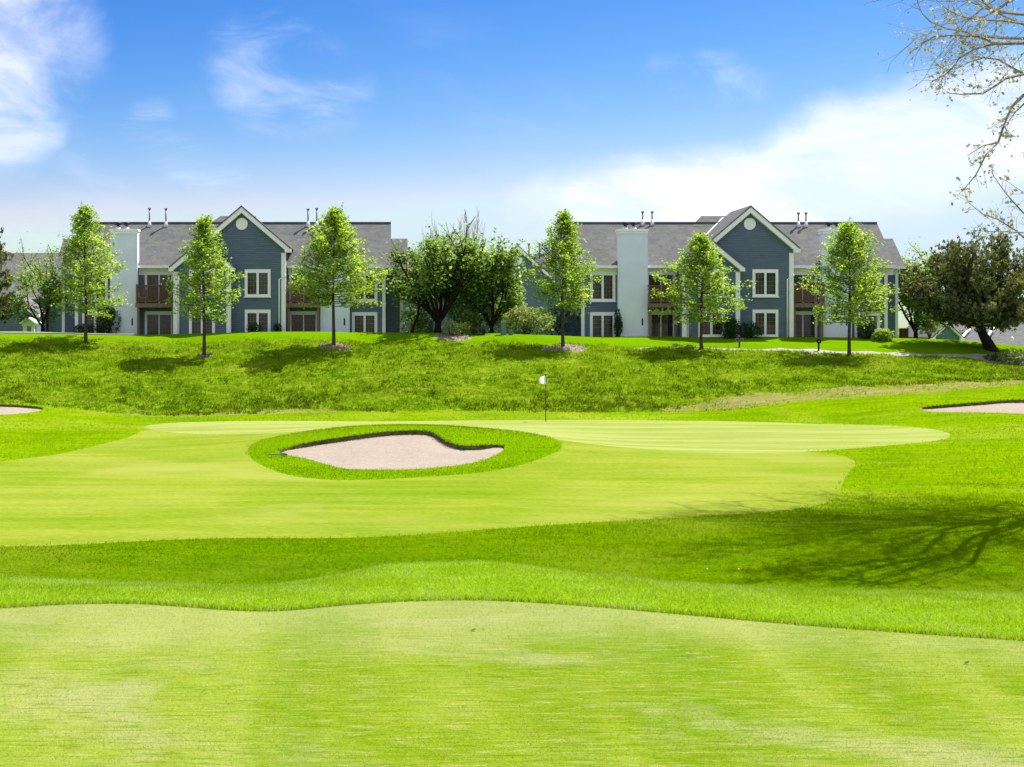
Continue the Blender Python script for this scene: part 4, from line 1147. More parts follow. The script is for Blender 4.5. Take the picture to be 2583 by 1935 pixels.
def young_tree(px, py, top, hw, label, seed, density=1.0, low=0.24):
    rnd = random.Random(seed)
    (x, y), = unproject([(px, py)], 75, 95)
    z = tz(x, y); H = (py - top) * y / FOCAL; R = 1.14 * hw * y / FOCAL
    root = empty('young_tree', (x, y, z), label, 'tree', 'young lawn trees along the bank')
    tr = MB(); lead = []
    for k in range(9):
        t = k / 8
        lead.append(Vector((x + 0.10 * math.sin(t * 5 + seed) * t, y + 0.10 * math.cos(t * 4 + seed) * t, z - 0.15 + (H * 0.97 + 0.15) * t)))
    r0 = 0.105
    tr.tube(lead, [r0 * 1.25] + [r0 * (1 - k / 8) ** 0.8 + 0.008 for k in range(1, 9)], 8)
    tr.tube([lead[0], lead[0] + Vector((0, 0, 0.3))], [r0 * 1.9, r0 * 1.1], 8, False)
    prof_t = [0, .08, .2, .32, .5, .66, .8, .92, 1]
    prof_r = [.55, .88, 1.0, .95, .76, .53, .33, .16, .05]
    C = []; nb = int(112 * density)
    for k in range(nb):
        t = (k + rnd.random()) / nb
        t = t ** 0.9
        hh = low + (0.97 - low) * t
        u = hh * 8; i0 = min(int(u), 7); p = lead[i0].lerp(lead[i0 + 1], u - i0)
        ang = k * 2.39996 + rnd.uniform(-.5, .5)
        Lb = R * np.interp(t, prof_t, prof_r) * rnd.uniform(0.68, 1.08)
        Lb *= 1 + 0.20 * math.sin(2 * ang + seed * 1.7) * math.cos(5 * t + seed) + 0.10 * math.sin(ang + seed)
        rise = (0.05 + 0.85 * t + rnd.uniform(-.10, .22)) * Lb
        dh = Vector((math.cos(ang), math.sin(ang), 0))
        pts = []
        for q in range(5):
            s = q / 4
            pts.append(p + dh * Lb * s + Vector((0, 0, rise * s ** 1.4 - 0.12 * Lb * s * (1 - t))) + Vector([rnd.uniform(-.05, .05) for _ in range(3)]) * s)
        tr.tube(pts, [0.028 * (1 - 0.55 * t), 0.022, 0.016, 0.011, 0.006], 4, False)
        nt_ = max(4, int(5 + Lb * 5.0 * density))
        for q in range(nt_):
            s = rnd.uniform(0.22, 1.0); i1 = min(int(s * 4), 3); b0 = pts[i1].lerp(pts[i1 + 1], s * 4 - i1)
            d = (dh * rnd.uniform(0.0, 1.0) + Vector((rnd.gauss(0, .7), rnd.gauss(0, .7), rnd.uniform(-.2, .8)))).normalized()
            tl = rnd.uniform(0.20, 0.55) * (0.6 + 0.4 * (1 - t))
            tip = b0 + d * tl
            tr.tube([b0, tip], [0.007, 0.003], 3, False)
            for w in range(rnd.randint(5, 10)):
                e = b0.lerp(tip, rnd.uniform(0.15, 1.15))
                C.append((e.x + rnd.gauss(0, .12), e.y + rnd.gauss(0, .12), e.z + rnd.gauss(0, .11)))
    for k in range(7):      # upright shoots above the crown
        b0 = lead[7].lerp(lead[8], rnd.random()) + Vector((rnd.gauss(0, .25), rnd.gauss(0, .2), rnd.uniform(-.9, -.1)))
        tip = b0 + Vector((rnd.gauss(0, .16), rnd.gauss(0, .12), rnd.uniform(.5, 1.0)))
        tr.tube([b0, tip], [0.010, 0.003], 3, False)
        for w in range(16):
            e = b0.lerp(tip, rnd.uniform(0.1, 1.05)); C.append((e.x + rnd.gauss(0, .05), e.y + rnd.gauss(0, .05), e.z + rnd.gauss(0, .04)))
    tr.build('trunk', M['bark'], root)
    leaf_mesh('crown', C, (0.10, 0.19), 0.80, M['leaf_young'], root, up=0.6)
    return root


young_tree(216, 863, 506, 92, 'young green tree in front of the leftmost chimney', 1, 1.0, 0.21)
young_tree(515, 898, 530, 80, 'young green tree standing lowest on the bank, beside the left balcony', 2, 0.95, 0.26)
young_tree(842, 874, 512, 104, 'full young tree in a mulch ring in front of the left building', 3, 1.25, 0.30)
young_tree(1420, 877, 520, 82, 'narrow young tree in a mulch ring left of the right building', 4, 1.05, 0.28)
young_tree(1769, 881, 582, 94, 'shorter young tree hiding the low gable of the right building', 5, 1.0, 0.24)
young_tree(2142, 897, 549, 106, 'wide young tree beside the cart path in front of the right building', 6, 1.1, 0.25)


def grow(mb, p, d, L, r, lev, P, tips, rnd):
    seg = 4; pts = [Vector(p)]; rad = [r]; d = Vector(d)
    for k in range(seg):
        d = (d + Vector((rnd.gauss(0, P['wob']), rnd.gauss(0, P['wob']), rnd.gauss(0, P['wob']) + P['up'])) * 0.5).normalized()
        pts.append(pts[-1] + d * (L / seg)); rad.append(r * (1 - (1 - P['taper']) * (k + 1) / seg))
    mb.tube(pts, rad, 7 if r > 0.05 else (5 if r > 0.02 else 3), False)
    if lev == 0:
        tips.append(pts); return
    nc = P['n'][lev] if isinstance(P['n'], dict) else P['n']
    for c in range(nc):
        f = 1.0 if c == 0 else rnd.uniform(P['from'], 1.0)
        i0 = min(int(f * seg), seg - 1); b = pts[i0].lerp(pts[i0 + 1], f * seg - i0)
        side = Vector((rnd.gauss(0, 1), rnd.gauss(0, 1), rnd.gauss(0, 1))); side = (side - d * side.dot(d)).normalized()
        ang = rnd.uniform(*P['ang']) * (0.5 if c == 0 else 1)
        nd = (d * math.cos(ang) + side * math.sin(ang)).normalized()
        grow(mb, b, nd, L * P['ratio'] * rnd.uniform(0.75, 1.2), r * P['taper'] * (0.95 if c == 0 else 0.7), lev - 1, P, tips, rnd)
    if lev == 1: tips.append(pts[2:])


def around(tips, per, jit, rnd):
    C = []
    for pts in tips:
        for _ in range(per):
            i0 = rnd.randrange(len(pts) - 1); e = pts[i0].lerp(pts[i0 + 1], rnd.random())
            C.append((e.x + rnd.gauss(0, jit), e.y + rnd.gauss(0, jit), e.z + rnd.gauss(0, jit)))
    return C


def branching_tree(name, label, x, y, seed, stems, lev, P, trunk_h, trunk_r, stem_len, spread, bark_mat, leaf_mat, per, jit, L, W=0.6, leaf_filter=None, group=None, z=None, droop=None, up=0.25, lean=(0, 0)):
    rnd = random.Random(seed); z = tz(x, y) if z is None else z
    root = empty(name, (x, y, z), label, 'tree' if 'shrub' not in name else 'shrub', group)
    mb = MB(); top = Vector((x + lean[0], y + lean[1], z + trunk_h))
    mb.tube([(x, y, z - 0.3), (x + lean[0] * .2, y + lean[1] * .2, z + 0.25 * trunk_h), (x + lean[0] * .6, y + lean[1] * .6, z + 0.65 * trunk_h), top], [trunk_r * 1.5, trunk_r * 1.05, trunk_r * 0.92, trunk_r * 0.85], 10, False)
    tips = []
    for k in range(stems):
        a = 2 * math.pi * (k + rnd.uniform(-.25, .25)) / stems; sp = spread * rnd.uniform(0.55, 1.1)
        d = Vector((math.cos(a) * sp, math.sin(a) * sp, 1)).normalized()
        grow(mb, top - Vector((0, 0, 0.12 * trunk_h * rnd.random())), d, stem_len * rnd.uniform(0.85, 1.15), trunk_r * 0.55, lev, P, tips, rnd)
    mb.build('trunk', bark_mat, root)
    C = around(tips, per, jit, rnd)
    if leaf_filter: C = [c for c in C if leaf_filter(c, rnd)]
    if C: leaf_mesh('crown', C, L, W, leaf_mat, root, up=0.55)
    return root


def lump_crown(name, label, cat, x, y, z, lobes, n, L, W, mat, bark_mat=None, trunk=None, group=None, shell=0.55, up=0.25):
    """shrubs: foliage through a few overlapping lobes, on stems"""
    root = empty(name, (x, y, z), label, cat, group)
    tot = sum(rx * ry * rz for _, _, _, rx, ry, rz in lobes); C = []; st = MB()
    for cx_, cy_, cz_, rx, ry, rz in lobes:
        k = int(n * rx * ry * rz / tot); u = unit(k)
        rr = RNG.uniform(shell, 1.0, k) ** 0.7; rr *= 1 + 0.16 * np.sin(u[:, 0] * 7 + cx_) * np.sin(u[:, 2] * 6) + 0.06 * RNG.normal(0, 1, k)
        q = np.column_stack([x + cx_ + u[:, 0] * rr * rx, y + cy_ + u[:, 1] * rr * ry, z + cz_ + u[:, 2] * rr * rz])
        C.append(q[q[:, 2] > z - 0.05])
        for _ in range(3):
            st.tube([(x + random.gauss(0, .04), y + random.gauss(0, .04), z - 0.1), (x + cx_ * .5, y + cy_ * .5, z + cz_ * .5), (x + cx_ + random.gauss(0, rx * .3), y + cy_, z + cz_ + rz * .4)], [0.03, 0.02, 0.006], 4, False)
    st.build('stem', bark_mat or M['bark_dark'], root)
    leaf_mesh('foliage', np.concatenate(C), L, W, mat, root, up=up)
    return root


# multi-stemmed dark tree in the gap between the buildings
P_vase = dict(wob=0.16, up=0.10, taper=0.62, n={4: 3, 3: 3, 2: 4, 1: 4}, ratio=0.68, ang=(0.25, 0.75))
P_vase['from'] = 0.3
xa_, ya_ = px_x(1105, 92.5), 92.5; za_ = tz(xa_, ya_)
branching_tree('spreading_tree', 'broad dark leaved tree with low forked black trunk between the buildings', xa_, ya_, 21, 8, 3, P_vase, 0.7, 0.24, 2.75, 0.85, M['bark_dark'], M['leaf_dark'], 17, 0.23, (0.17, 0.31), 0.75,
               lambda c, r: c[2] < za_ + 6.5 + r.gauss(0, .4) and c[2] > za_ + 0.8)
branching_tree('leafy_tree', 'dense dark green tree to the right of the forked black trunk', px_x(1240, 94), 94.0, 23, 8, 3, P_vase, 0.5, 0.16, 2.35, 0.62, M['bark_dark'], M['leaf_dark'], 19, 0.25, (0.18, 0.31), 0.8,
               lambda c, r: c[2] > 1.0)
branching_tree('leafy_tree', 'dark green tree filling the gap behind the forked black trunk', px_x(1170, 97), 97.0, 26, 7, 3, P_vase, 0.4, 0.14, 2.2, 0.75, M['bark_dark'], M['leaf_dark'], 9, 0.28, (0.17, 0.30), 0.8)
P_bare = dict(wob=0.12, up=0.16, taper=0.6, n={4: 3, 3: 4, 2: 4, 1: 4}, ratio=0.66, ang=(0.2, 0.5)); P_bare['from'] = 0.25
branching_tree('bare_tree', 'tall sparse tree with bare pale twigs above the dark trees', px_x(1165, 99), 99.0, 29, 4, 3, P_bare, 3.0, 0.13, 2.9, 0.38, M['twig'], M['leaf_bud'], 2, 0.06, (0.05, 0.09), 0.6)
branching_tree('bare_tree', 'bare twigs rising behind the left part of the broad dark tree', px_x(1062, 98), 98.0, 31, 4, 3, P_bare, 2.5, 0.10, 2.3, 0.45, M['twig'], M['leaf_bud'], 2, 0.06, (0.05, 0.09), 0.6)
branching_tree('leaning_tree', 'small dark leaning stem beside the left building corner', px_x(1037, 93), 93.0, 35, 3, 2, P_vase, 1.2, 0.09, 1.6, 0.5, M['bark_dark'], M['leaf_dark'], 14, 0.2, (0.15, 0.25), 0.7, lean=(0.45, 0.0))

# shrubs
def shrub(px, py, y, w, h, label, mat, n, L=(0.08, 0.16), group=None, name='shrub', W=0.65, lobes=None):
    x = px_x(px, y); z = tz(x, y)
    lobes = lobes or [(-w * .22, 0, h * .45, w * .34, w * .34, h * .48), (w * .22, 0.1, h * .42, w * .34, w * .34, h * .45), (0, -.1, h * .58, w * .33, w * .33, h * .44)]
    return lump_crown(name, label, 'shrub', x, y, z, lobes, n, L, W, mat, group=group)


shrub(1330, 838, 92.5, 3.3, 1.9, 'wide olive green shrub between the dark trees and the right building', M['leaf_olive'], 2600, (0.12, 0.24))
shrub(1195, 838, 94.6, 3.6, 2.9, 'dark green bush under the crowns of the dark trees', M['leaf_dark'], 2200, (0.15, 0.28))
shrub(1052, 838, 95.6, 2.2, 2.6, 'green bush between the left building corner and the forked trunk', M['leaf_dark'], 1100, (0.14, 0.26))
shrub(1275, 838, 96.2, 3.0, 3.4, 'tall green bush behind the olive shrub', M['leaf_mid'], 1700, (0.14, 0.26))
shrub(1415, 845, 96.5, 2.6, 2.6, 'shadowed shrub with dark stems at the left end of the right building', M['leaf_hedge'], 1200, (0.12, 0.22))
shrub(1085, 838, 95.5, 2.0, 1.5, 'pale olive bush low behind the forked trunk', M['leaf_olive'], 900)
shrub(1139, 851, 89.3, 1.25, 1.15, 'small tufted bush in a mulch bed before the dark trees', M['leaf_olive'], 800, (0.06, 0.12))
shrub(1165, 846, 90.3, 1.3, 0.8, 'low feathery green bush beside the small tufted bush', M['leaf_mid'], 700, (0.06, 0.12))
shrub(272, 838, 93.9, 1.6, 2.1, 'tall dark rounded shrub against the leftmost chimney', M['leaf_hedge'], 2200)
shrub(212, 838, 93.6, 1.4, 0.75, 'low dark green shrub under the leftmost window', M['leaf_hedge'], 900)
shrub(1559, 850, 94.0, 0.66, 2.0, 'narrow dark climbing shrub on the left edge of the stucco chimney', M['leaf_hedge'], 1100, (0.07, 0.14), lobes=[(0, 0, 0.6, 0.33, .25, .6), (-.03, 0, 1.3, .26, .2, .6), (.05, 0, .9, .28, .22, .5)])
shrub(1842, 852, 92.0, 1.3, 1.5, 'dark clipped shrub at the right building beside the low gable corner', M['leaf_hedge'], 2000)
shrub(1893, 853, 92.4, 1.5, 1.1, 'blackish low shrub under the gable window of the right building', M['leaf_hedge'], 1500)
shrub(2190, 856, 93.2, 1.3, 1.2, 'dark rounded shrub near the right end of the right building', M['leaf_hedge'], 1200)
shrub(2228, 858, 92.6, 1.4, 0.8, 'pale leafy low plant at the right corner post', M['leaf_mid'], 420, (0.14, 0.3))
shrub(2565, 890, 86.5, 2.2, 1.0, 'low olive juniper bush at the right edge beyond the path', M['leaf_olive'], 1500, (0.08, 0.16))
shrub(2520, 885, 88.0, 1.8, 0.5, 'dark ground hugging bush right of the evergreen trunk', M['leaf_hedge'], 900, (0.08, 0.14))
shrub(700, 842, 93.0, 0.5, 0.7, 'tiny dark plant by the left building gable window', M['leaf_hedge'], 300)
shrub(640, 842, 92.6, 0.8, 0.7, 'small dark potted plant shape under the left gable window', M['leaf_hedge'], 500)

# pale green trees behind the right end, and a small dark-stemmed tree at the left
P_round = dict(wob=0.2, up=0.06, taper=0.62, n={4: 3, 3: 3, 2: 4, 1: 4}, ratio=0.66, ang=(0.35, 0.95)); P_round['from'] = 0.25
branching_tree('leafy_tree', 'light green leafy tree just behind the right end of the right building', px_x(2310, 99), 99.0, 41, 7, 3, P_round, 0.9, 0.17, 2.45, 0.5, M['bark_dark'], M['leaf_mid'], 18, 0.28, (0.15, 0.28), 0.75)
branching_tree('leafy_tree', 'slim pale green sapling left of the low garage', px_x(2345, 97), 97.0, 43, 4, 2, P_round, 0.4, 0.07, 1.2, 0.4, M['bark_dark'], M['leaf_mid'], 22, 0.2, (0.12, 0.22), 0.7)
branching_tree('small_tree', 'small tree with two dark stems between the conifer and left building', px_x(108, 96), 96.0, 47, 4, 3, P_round, 0.9, 0.15, 1.75, 0.62, M['bark_dark'], M['leaf_dark'], 12, 0.22, (0.14, 0.26), 0.7, lambda c, r: c[2] > 2.2)
branching_tree('leafy_tree', 'pale green tree behind the house left of the left building', px_x(120, 104), 104.0, 49, 4, 2, P_round, 3.4, 0.12, 2.0, 0.5, M['bark_dark'], M['leaf_mid'], 14, 0.25, (0.12, 0.22), 0.7)


def evergreen(name, label, x, y, seed, trunk_pts, limbs, n_tuft, light=0, seedling=None):
    """dark needle tree: limbs carry dense tufts of short needles"""
    rnd = random.Random(seed); z = tz(x, y)
    root = empty(name, (x, y, z), label, 'tree')
    mb = MB(); mb.tube(trunk_pts[0], trunk_pts[1], 12, False)
    C, D, CL = [], [], []
    for (p0, p1, rad, width) in limbs:
        p0, p1 = Vector(p0), Vector(p1); mid = p0.lerp(p1, 0.5) + Vector((rnd.gauss(0, .15), rnd.gauss(0, .15), -0.12 * (p1 - p0).length + rnd.gauss(0, .1)))
        pts = [p0, p0.lerp(mid, .6), mid, mid.lerp(p1, .55), p1]
        mb.tube(pts, [rad, rad * .8, rad * .6, rad * .4, rad * .15], 6, False)
        for _ in range(int(n_tuft * (p1 - p0).length)):
            s = rnd.uniform(0.28, 1.05) ; i0 = min(int(s * 4), 3); b = pts[i0].lerp(pts[i0 + 1], s * 4 - i0)
            off = Vector((rnd.gauss(0, width), rnd.gauss(0, width), rnd.gauss(0, width * 0.62) + 0.1)) * (1.15 - 0.5 * s)
            c = b + off; dirn = (off.normalized() * 0.5 + Vector((0, 0, 0.85)) + (p1 - p0).normalized() * 0.5).normalized()
            if rnd.random() < 0.10: mb.tube([b, c], [0.012, 0.004], 3, False)
            yellowish = light and rnd.random() < light * (1 if (c.z - z) > 3.6 and c.x > x - 1 else 0)
            for _k in range(9):
                q = (c.x + rnd.gauss(0, .06), c.y + rnd.gauss(0, .06), c.z + rnd.gauss(0, .06))
                if yellowish: CL.append(q)
                else: C.append(q); D.append(tuple(dirn))
    mb.build('trunk', M['bark_dark'], root)
    leaf_mesh('crown', C, (0.15, 0.30), 0.40, M['needle'], root, up=0.0, droop=np.array(D))
    if CL: leaf_mesh('yellow_tufts', CL, (0.10, 0.2), 0.6, M['needle_light'], root)
    return root


(xe, ye), = unproject([(2492, 882)], 80, 95); ze_ = tz(xe, ye)
fork = Vector((xe - 0.62, ye, ze_ + 1.75))
limbs = []; rndE = random.Random(5)
for k in range(84):
    a = rndE.uniform(0, 2 * math.pi); el_ = rndE.uniform(0.16 if math.cos(a) < -0.3 else 0.0, 1.35)
    Rh = 4.9 * math.cos(el_) ** 0.8; tip = fork + Vector((math.cos(a) * Rh * rndE.uniform(.75, 1.05), math.sin(a) * Rh * 0.75 * rndE.uniform(.7, 1.0), 0.1 + 5.6 * math.sin(el_) * rndE.uniform(.8, 1.02)))
    limbs.append((fork + Vector((rndE.uniform(-.2, .2), rndE.uniform(-.2, .2), rndE.uniform(-.2, .7))), tip, 0.10, 0.42))
evergreen('evergreen_tree', 'wide dark spreading evergreen with leaning thick trunk at the right edge', xe, ye, 61,
          ([(xe + 0.25, ye, ze_ - 0.3), (xe + 0.05, ye, ze_ + 0.3), (xe - 0.32, ye, ze_ + 1.0), tuple(fork)], [0.52, 0.36, 0.29, 0.27]), limbs, 21, 0.34)

xl, yl_ = px_x(-62, 97), 97.0; zl = tz(xl, yl_); limbs = []
for k in range(46):
    h = 1.2 + 6.3 * (k / 46) + rndE.uniform(-.2, .2); a = k * 2.4; Rl = 3.3 * (1 - 0.62 * k / 46) * rndE.uniform(.75, 1.1)
    limbs.append(((xl, yl_, zl + h), (xl + math.cos(a) * Rl, yl_ + math.sin(a) * Rl, zl + h + 0.35 * Rl), 0.055, 0.34))
evergreen('pine_tree', 'dark grey green pine cut off by the left edge', xl, yl_, 63, ([(xl, yl_, zl - 0.2), (xl, yl_, zl + 3.0), (xl + 0.1, yl_, zl + 7.6)], [0.22, 0.15, 0.03]), limbs, 36)

# ------------------------------------------------------------------ big budding tree reaching in from the right
def budding_tree():
    rnd = random.Random(77); tx, ty = 23.0, 41.0; z0 = tz(tx, ty)
    root = empty('budding_tree', (tx, ty, z0), 'large tree with thin bare branches and tiny new leaves hanging in at upper right', 'tree')
    mb = MB(); tw = MB(); tips = []; HT = 20.0
    trunk = [Vector((tx, ty, z0 - 0.3)), Vector((tx - 0.1, ty, z0 + 3)), Vector((tx + 0.1, ty + .1, z0 + 7)), Vector((tx, ty, z0 + 11)), Vector((tx - .2, ty - .1, z0 + 15.5)), Vector((tx, ty, z0 + HT))]
    mb.tube(trunk, [0.50, 0.30, 0.25, 0.19, 0.12, 0.04], 12, False)
    P = dict(wob=0.22, up=-0.01, taper=0.55, n={3: 3, 2: 4, 1: 4}, ratio=0.58, ang=(0.3, 0.95)); P['from'] = 0.15
    def at(px, py, d): return Vector((px_x(px, d), d, py_z(py, d)))
    polys = [
        ([(2583, 108), (2514, 110), (2469, 92), (2409, 88), (2357, 92), (2323, 110)], 33.5, .050),
        ([(2514, 110), (2462, 122), (2421, 146), (2398, 176), (2383, 189), (2350, 206)], 33.4, .030),
        ([(2583, 36), (2510, 30), (2480, 5), (2455, -40)], 34.2, .045),
        ([(2583, 60), (2530, 52), (2470, 50), (2420, 40), (2380, 18)], 33.0, .030),
        ([(2583, 187), (2548, 168), (2518, 150), (2480, 146), (2440, 158)], 33.8, .034),
        ([(2583, 187), (2537, 198), (2510, 217), (2480, 236), (2424, 238), (2387, 234)], 32.6, .034),
        ([(2583, 239), (2552, 269), (2530, 322), (2518, 359), (2488, 389), (2462, 441), (2432, 477)], 32.0, .040),
        ([(2583, 262), (2560, 284), (2535, 320), (2545, 345)], 33.0, .026),
        ([(2518, 359), (2480, 368), (2440, 392)], 31.8, .018),
        ([(2583, 539), (2548, 501), (2525, 471), (2503, 438)], 31.0, .022),
        ([(2583, 600), (2563, 582), (2518, 554), (2477, 539), (2443, 511)], 30.6, .020),
        ([(2600, 590), (2583, 587), (2518, 583), (2492, 585)], 30.4, .018)]
    hubs = [at(2735, 40, 35.2), at(2720, 300, 34.0), at(2700, 560, 32.2)]
    for hub, hh in zip(hubs, (13.5, 9.5, 6.0)):     # three main limbs carry the sprays seen in the picture
        u = hh / HT * 5; i0 = int(u); st = trunk[i0].lerp(trunk[i0 + 1], u - i0)
        q1 = st.lerp(hub, .35) + Vector((rnd.gauss(0, .5), rnd.gauss(0, .5), 1.0)); q2 = st.lerp(hub, .7) + Vector((rnd.gauss(0, .4), rnd.gauss(0, .4), .6))
        mb.tube([st, q1, q2, hub], [.13, .10, .075, .055], 7, False)
    for pl, d, r in polys:
        r *= 0.72
        pts = [at(a, b, d + rnd.uniform(-.25, .25)) for a, b in pl]
        if pl[0][0] >= 2583:
            hub = min(hubs, key=lambda q: (q - pts[0]).length)
            m1 = hub.lerp(pts[0], .5) + Vector((rnd.gauss(0, .12), rnd.gauss(0, .2), .15 + rnd.gauss(0, .12))); mb.tube([hub, m1, pts[0]], [r * 1.5, r * 1.35, r * 1.15], 6, False)
        n = len(pts)
        mb.tube(pts, [r * (1.2 - 1.0 * k / (n - 1)) + .004 for k in range(n)], 5, False)
        for k in range(n - 1):
            for _ in range(9 if pts[k].z > 8 else 4):
                b = pts[k].lerp(pts[k + 1], rnd.random()); d0 = (pts[k + 1] - pts[k]).normalized()
                side = Vector((rnd.gauss(0, 1), rnd.gauss(0, .8), rnd.gauss(0, 1) + .1)); nd = (d0 * 0.9 + side.normalized() * 0.8).normalized()
                grow(tw, b, nd, rnd.uniform(.25, .60) * (1.25 if b.z > 8 else .8), .0055, 1, dict(P, n={1: 3}), tips, rnd)
        tips.append(pts[-2:])
    # the rest of the crown, out of the frame, which shades the hollow
    P2 = dict(wob=0.34, up=0.03, taper=0.6, n={3: 4, 2: 4, 1: 4}, ratio=0.62, ang=(0.35, 1.15)); P2['from'] = 0.2; tips2 = []
    for k in range(44):
        h = 8.0 + 11.5 * k / 44; u = min(h / HT * 5, 4.99); i0 = int(u); st = trunk[i0].lerp(trunk[i0 + 1], u - i0)
        a = k * 2.4; d0 = Vector((math.cos(a), math.sin(a) * .9, rnd.uniform(.15, .6))).normalized()
        if k % 3: d0 = Vector((-abs(d0.x) - .1, d0.y * 1.3 + rnd.uniform(-.4, .4), d0.z)).normalized()
        # limbs on the picture's side spread high above it
        if d0.x < 0.25 and h < 13.6: d0 = Vector((abs(d0.x) + .3, d0.y, d0.z)).normalized()
        grow(mb, st, d0, (5.2 if d0.x < 0 else 3.6) * (1 - .2 * k / 44), .075, 3, P2, tips2, rnd)
    mb.build('trunk', M['twig'], root)
    tw.build('twigs', M['twig'], root)
    hi_ = [c for c in around(tips2, 13, .28, rnd) if rnd.random() < 0.25 or c[2] > EYE + 0.25 * c[1] or c[0] > 0.47 * c[1]]
    leaf_mesh('crown', around(tips, 1, .05, rnd) + hi_, (0.07, 0.13), 0.6, M['leaf_bud'], root)
budding_tree()

# ------------------------------------------------------------------ mulch beds
def mulch(px, py, rx, ry, label, y0=75):
    (x, y), = unproject([(px, py)], y0, 95)
    V = [(x, y, tz(x, y) + 0.10)]; k = 26
    for r in (0.55, 1.0):
        for i in range(k):
            a = 2 * math.pi * i / k; j = 1 + 0.14 * math.sin(3 * a + px) + random.uniform(-.07, .07)
            xx, yy = x + rx * r * j * math.cos(a), y + ry * r * j * math.sin(a); V.append((xx, yy, tz(xx, yy) + (0.10 if r < 1 else 0.0)))
    F = [(0, 1 + i, 1 + (i + 1) % k) for i in range(k)] + [(1 + i, 1 + k + i, 1 + k + (i + 1) % k) for i in range(k)] + [(1 + i, 1 + k + (i + 1) % k, 1 + (i + 1) % k) for i in range(k)]
    root = empty('mulch_bed', (x, y, tz(x, y)), label, 'mulch bed', 'mulch beds under the young trees')
    np_mesh('bed', np.array(V), np.array(F), M['mulch'], root, True)
    n = 260; a = RNG.uniform(0, 2 * np.pi, n); r = np.sqrt(RNG.random(n)) * 1.08
    xx, yy = x + rx * r * np.cos(a), y + ry * r * np.sin(a)
    c = leaf_mesh('wood_chips', np.column_stack([xx, yy, terrain(xx, yy) + 0.10]), (0.06, 0.15), 0.5, M['mulch'], root); c['kind'] = 'stuff'
mulch(845, 875, 1.0, 1.0, 'brown mulch ring around the full young tree of the left building')
mulch(1424, 880, 1.35, 1.3, 'wide pale mulch ring around the narrow young tree')
mulch(1140, 852, 1.2, 0.9, 'thin mulch bed under the small tufted bush', 86)
mulch(517, 898, 0.45, 0.45, 'small patch of bare soil at the foot of the lowest young tree')

# ------------------------------------------------------------------ golf things
fx, fy = px_x(1377, 66.5), 66.5; fz = tz(fx, fy)
fl = empty('flagstick', (fx, fy, fz), 'thin dark flagstick with small white flag on the far green', 'flagstick')
htop = py_z(946, fy)
MB().tube([(fx, fy, fz - 0.1), (fx - 0.01, fy, fz + 1.1), (fx, fy, htop)], [0.021, 0.019, 0.016], 8).build('pole', M['signdark'], fl, True)
MB().tube([(fx, fy, htop), (fx, fy, htop + 0.04)], 0.03, 8).build('finial', M['black'], fl)
V, F = [], []
nx, nz = 8, 6
for i in range(nx + 1):
    u = i / nx
    for j in range(nz + 1):
        w = j / nz
        V.append((fx - 0.02 - 0.30 * u, fy - 0.07 * math.sin(u * 6 + w), htop - 0.03 - 0.10 * u - (0.40 - 0.12 * u) * w + (0.02 * math.sin(u * 5)) - 0.0))
for i in range(nx):
    for j in range(nz): a = i * (nz + 1) + j; F.append((a, a + 1, a + nz + 2, a + nz + 1))
np_mesh('flag', np.array(V), np.array(F), M['flag'], fl, True)

(r0, r1) = unproject([(678, 1153.5), (716, 1150)], 40, 70)
a_, b_ = Vector((*r0, tz(*r0) + 0.10)), Vector((*r1, tz(*r1) + 0.08))
rk = empty('bunker_rake', tuple(a_), 'dark rake lying at the left tip of the middle bunker', 'rake')
MB().tube([a_, b_], 0.022, 6).build('handle', M['signdark'], rk)
dv = (b_ - a_).normalized(); pv = Vector((-dv.y, dv.x, 0))
hd = MB(); hd.tube([b_ - pv * 0.28, b_ + pv * 0.28], 0.025, 6)
for k in range(9): q = b_ + pv * (-0.26 + 0.065 * k); hd.tube([q, q - Vector((0, 0, 0.08)) + dv * 0.03], [0.009, 0.005], 4)
hd.build('rake_head', M['signdark'], rk)
for px, nm in ((1784, 'left'), (1863, 'right')):
    (gx, gy), = unproject([(px, 1441)], 20, 45); gz = tz(gx, gy)
    import bmesh
    bm = bmesh.new(); bmesh.ops.create_icosphere(bm, subdivisions=3, radius=0.0214); me = bpy.data.meshes.new('golf_ball'); bm.to_mesh(me); bm.free()
    for p in me.polygons: p.use_smooth = True
    o = link('golf_ball', me, M['white']); o.location = (gx, gy, gz + 0.04); tag(o, nm + ' one of two white golf balls lying in the hollow', 'golf ball', 'golf balls in the hollow')
# small fallen scraps on the near green
for px, py, lab in ((2438, 1675, 'dark curled dead leaf on the right of the foreground green'), (1194, 1595, 'small dark twig scrap in the middle of the foreground green'), (1216, 1157.5, 'small red brown leaf on the bunker sand')):
    if py > 1500: d = EYE * FOCAL / (py - VY); gx, gy, gz = px_x(px, d), d, tz(px_x(px, d), d)
    else:
        (gx, gy), = unproject([(px, py)], 40, 70); gz = tz(gx, gy) - 0.03
    s_ = 0.019 if py > 1500 else 0.08
    k = MB()
    g = [(-1, 0, .15), (-.4, .45, .0), (.3, .4, .12), (1, .1, .45), (.35, -.35, .1), (-.4, -.4, .05)]
    k.poly([(gx + a * s_, gy + b * s_, gz + 0.012 + c * s_) for a, b, c in g]).poly([(gx + a * s_, gy + b * s_, gz + 0.006 + c * s_) for a, b, c in reversed(g)])
    tag(k.build('fallen_leaf', M['rust'] if py < 1500 else M['signdark']), lab, 'leaf', 'fallen scraps')

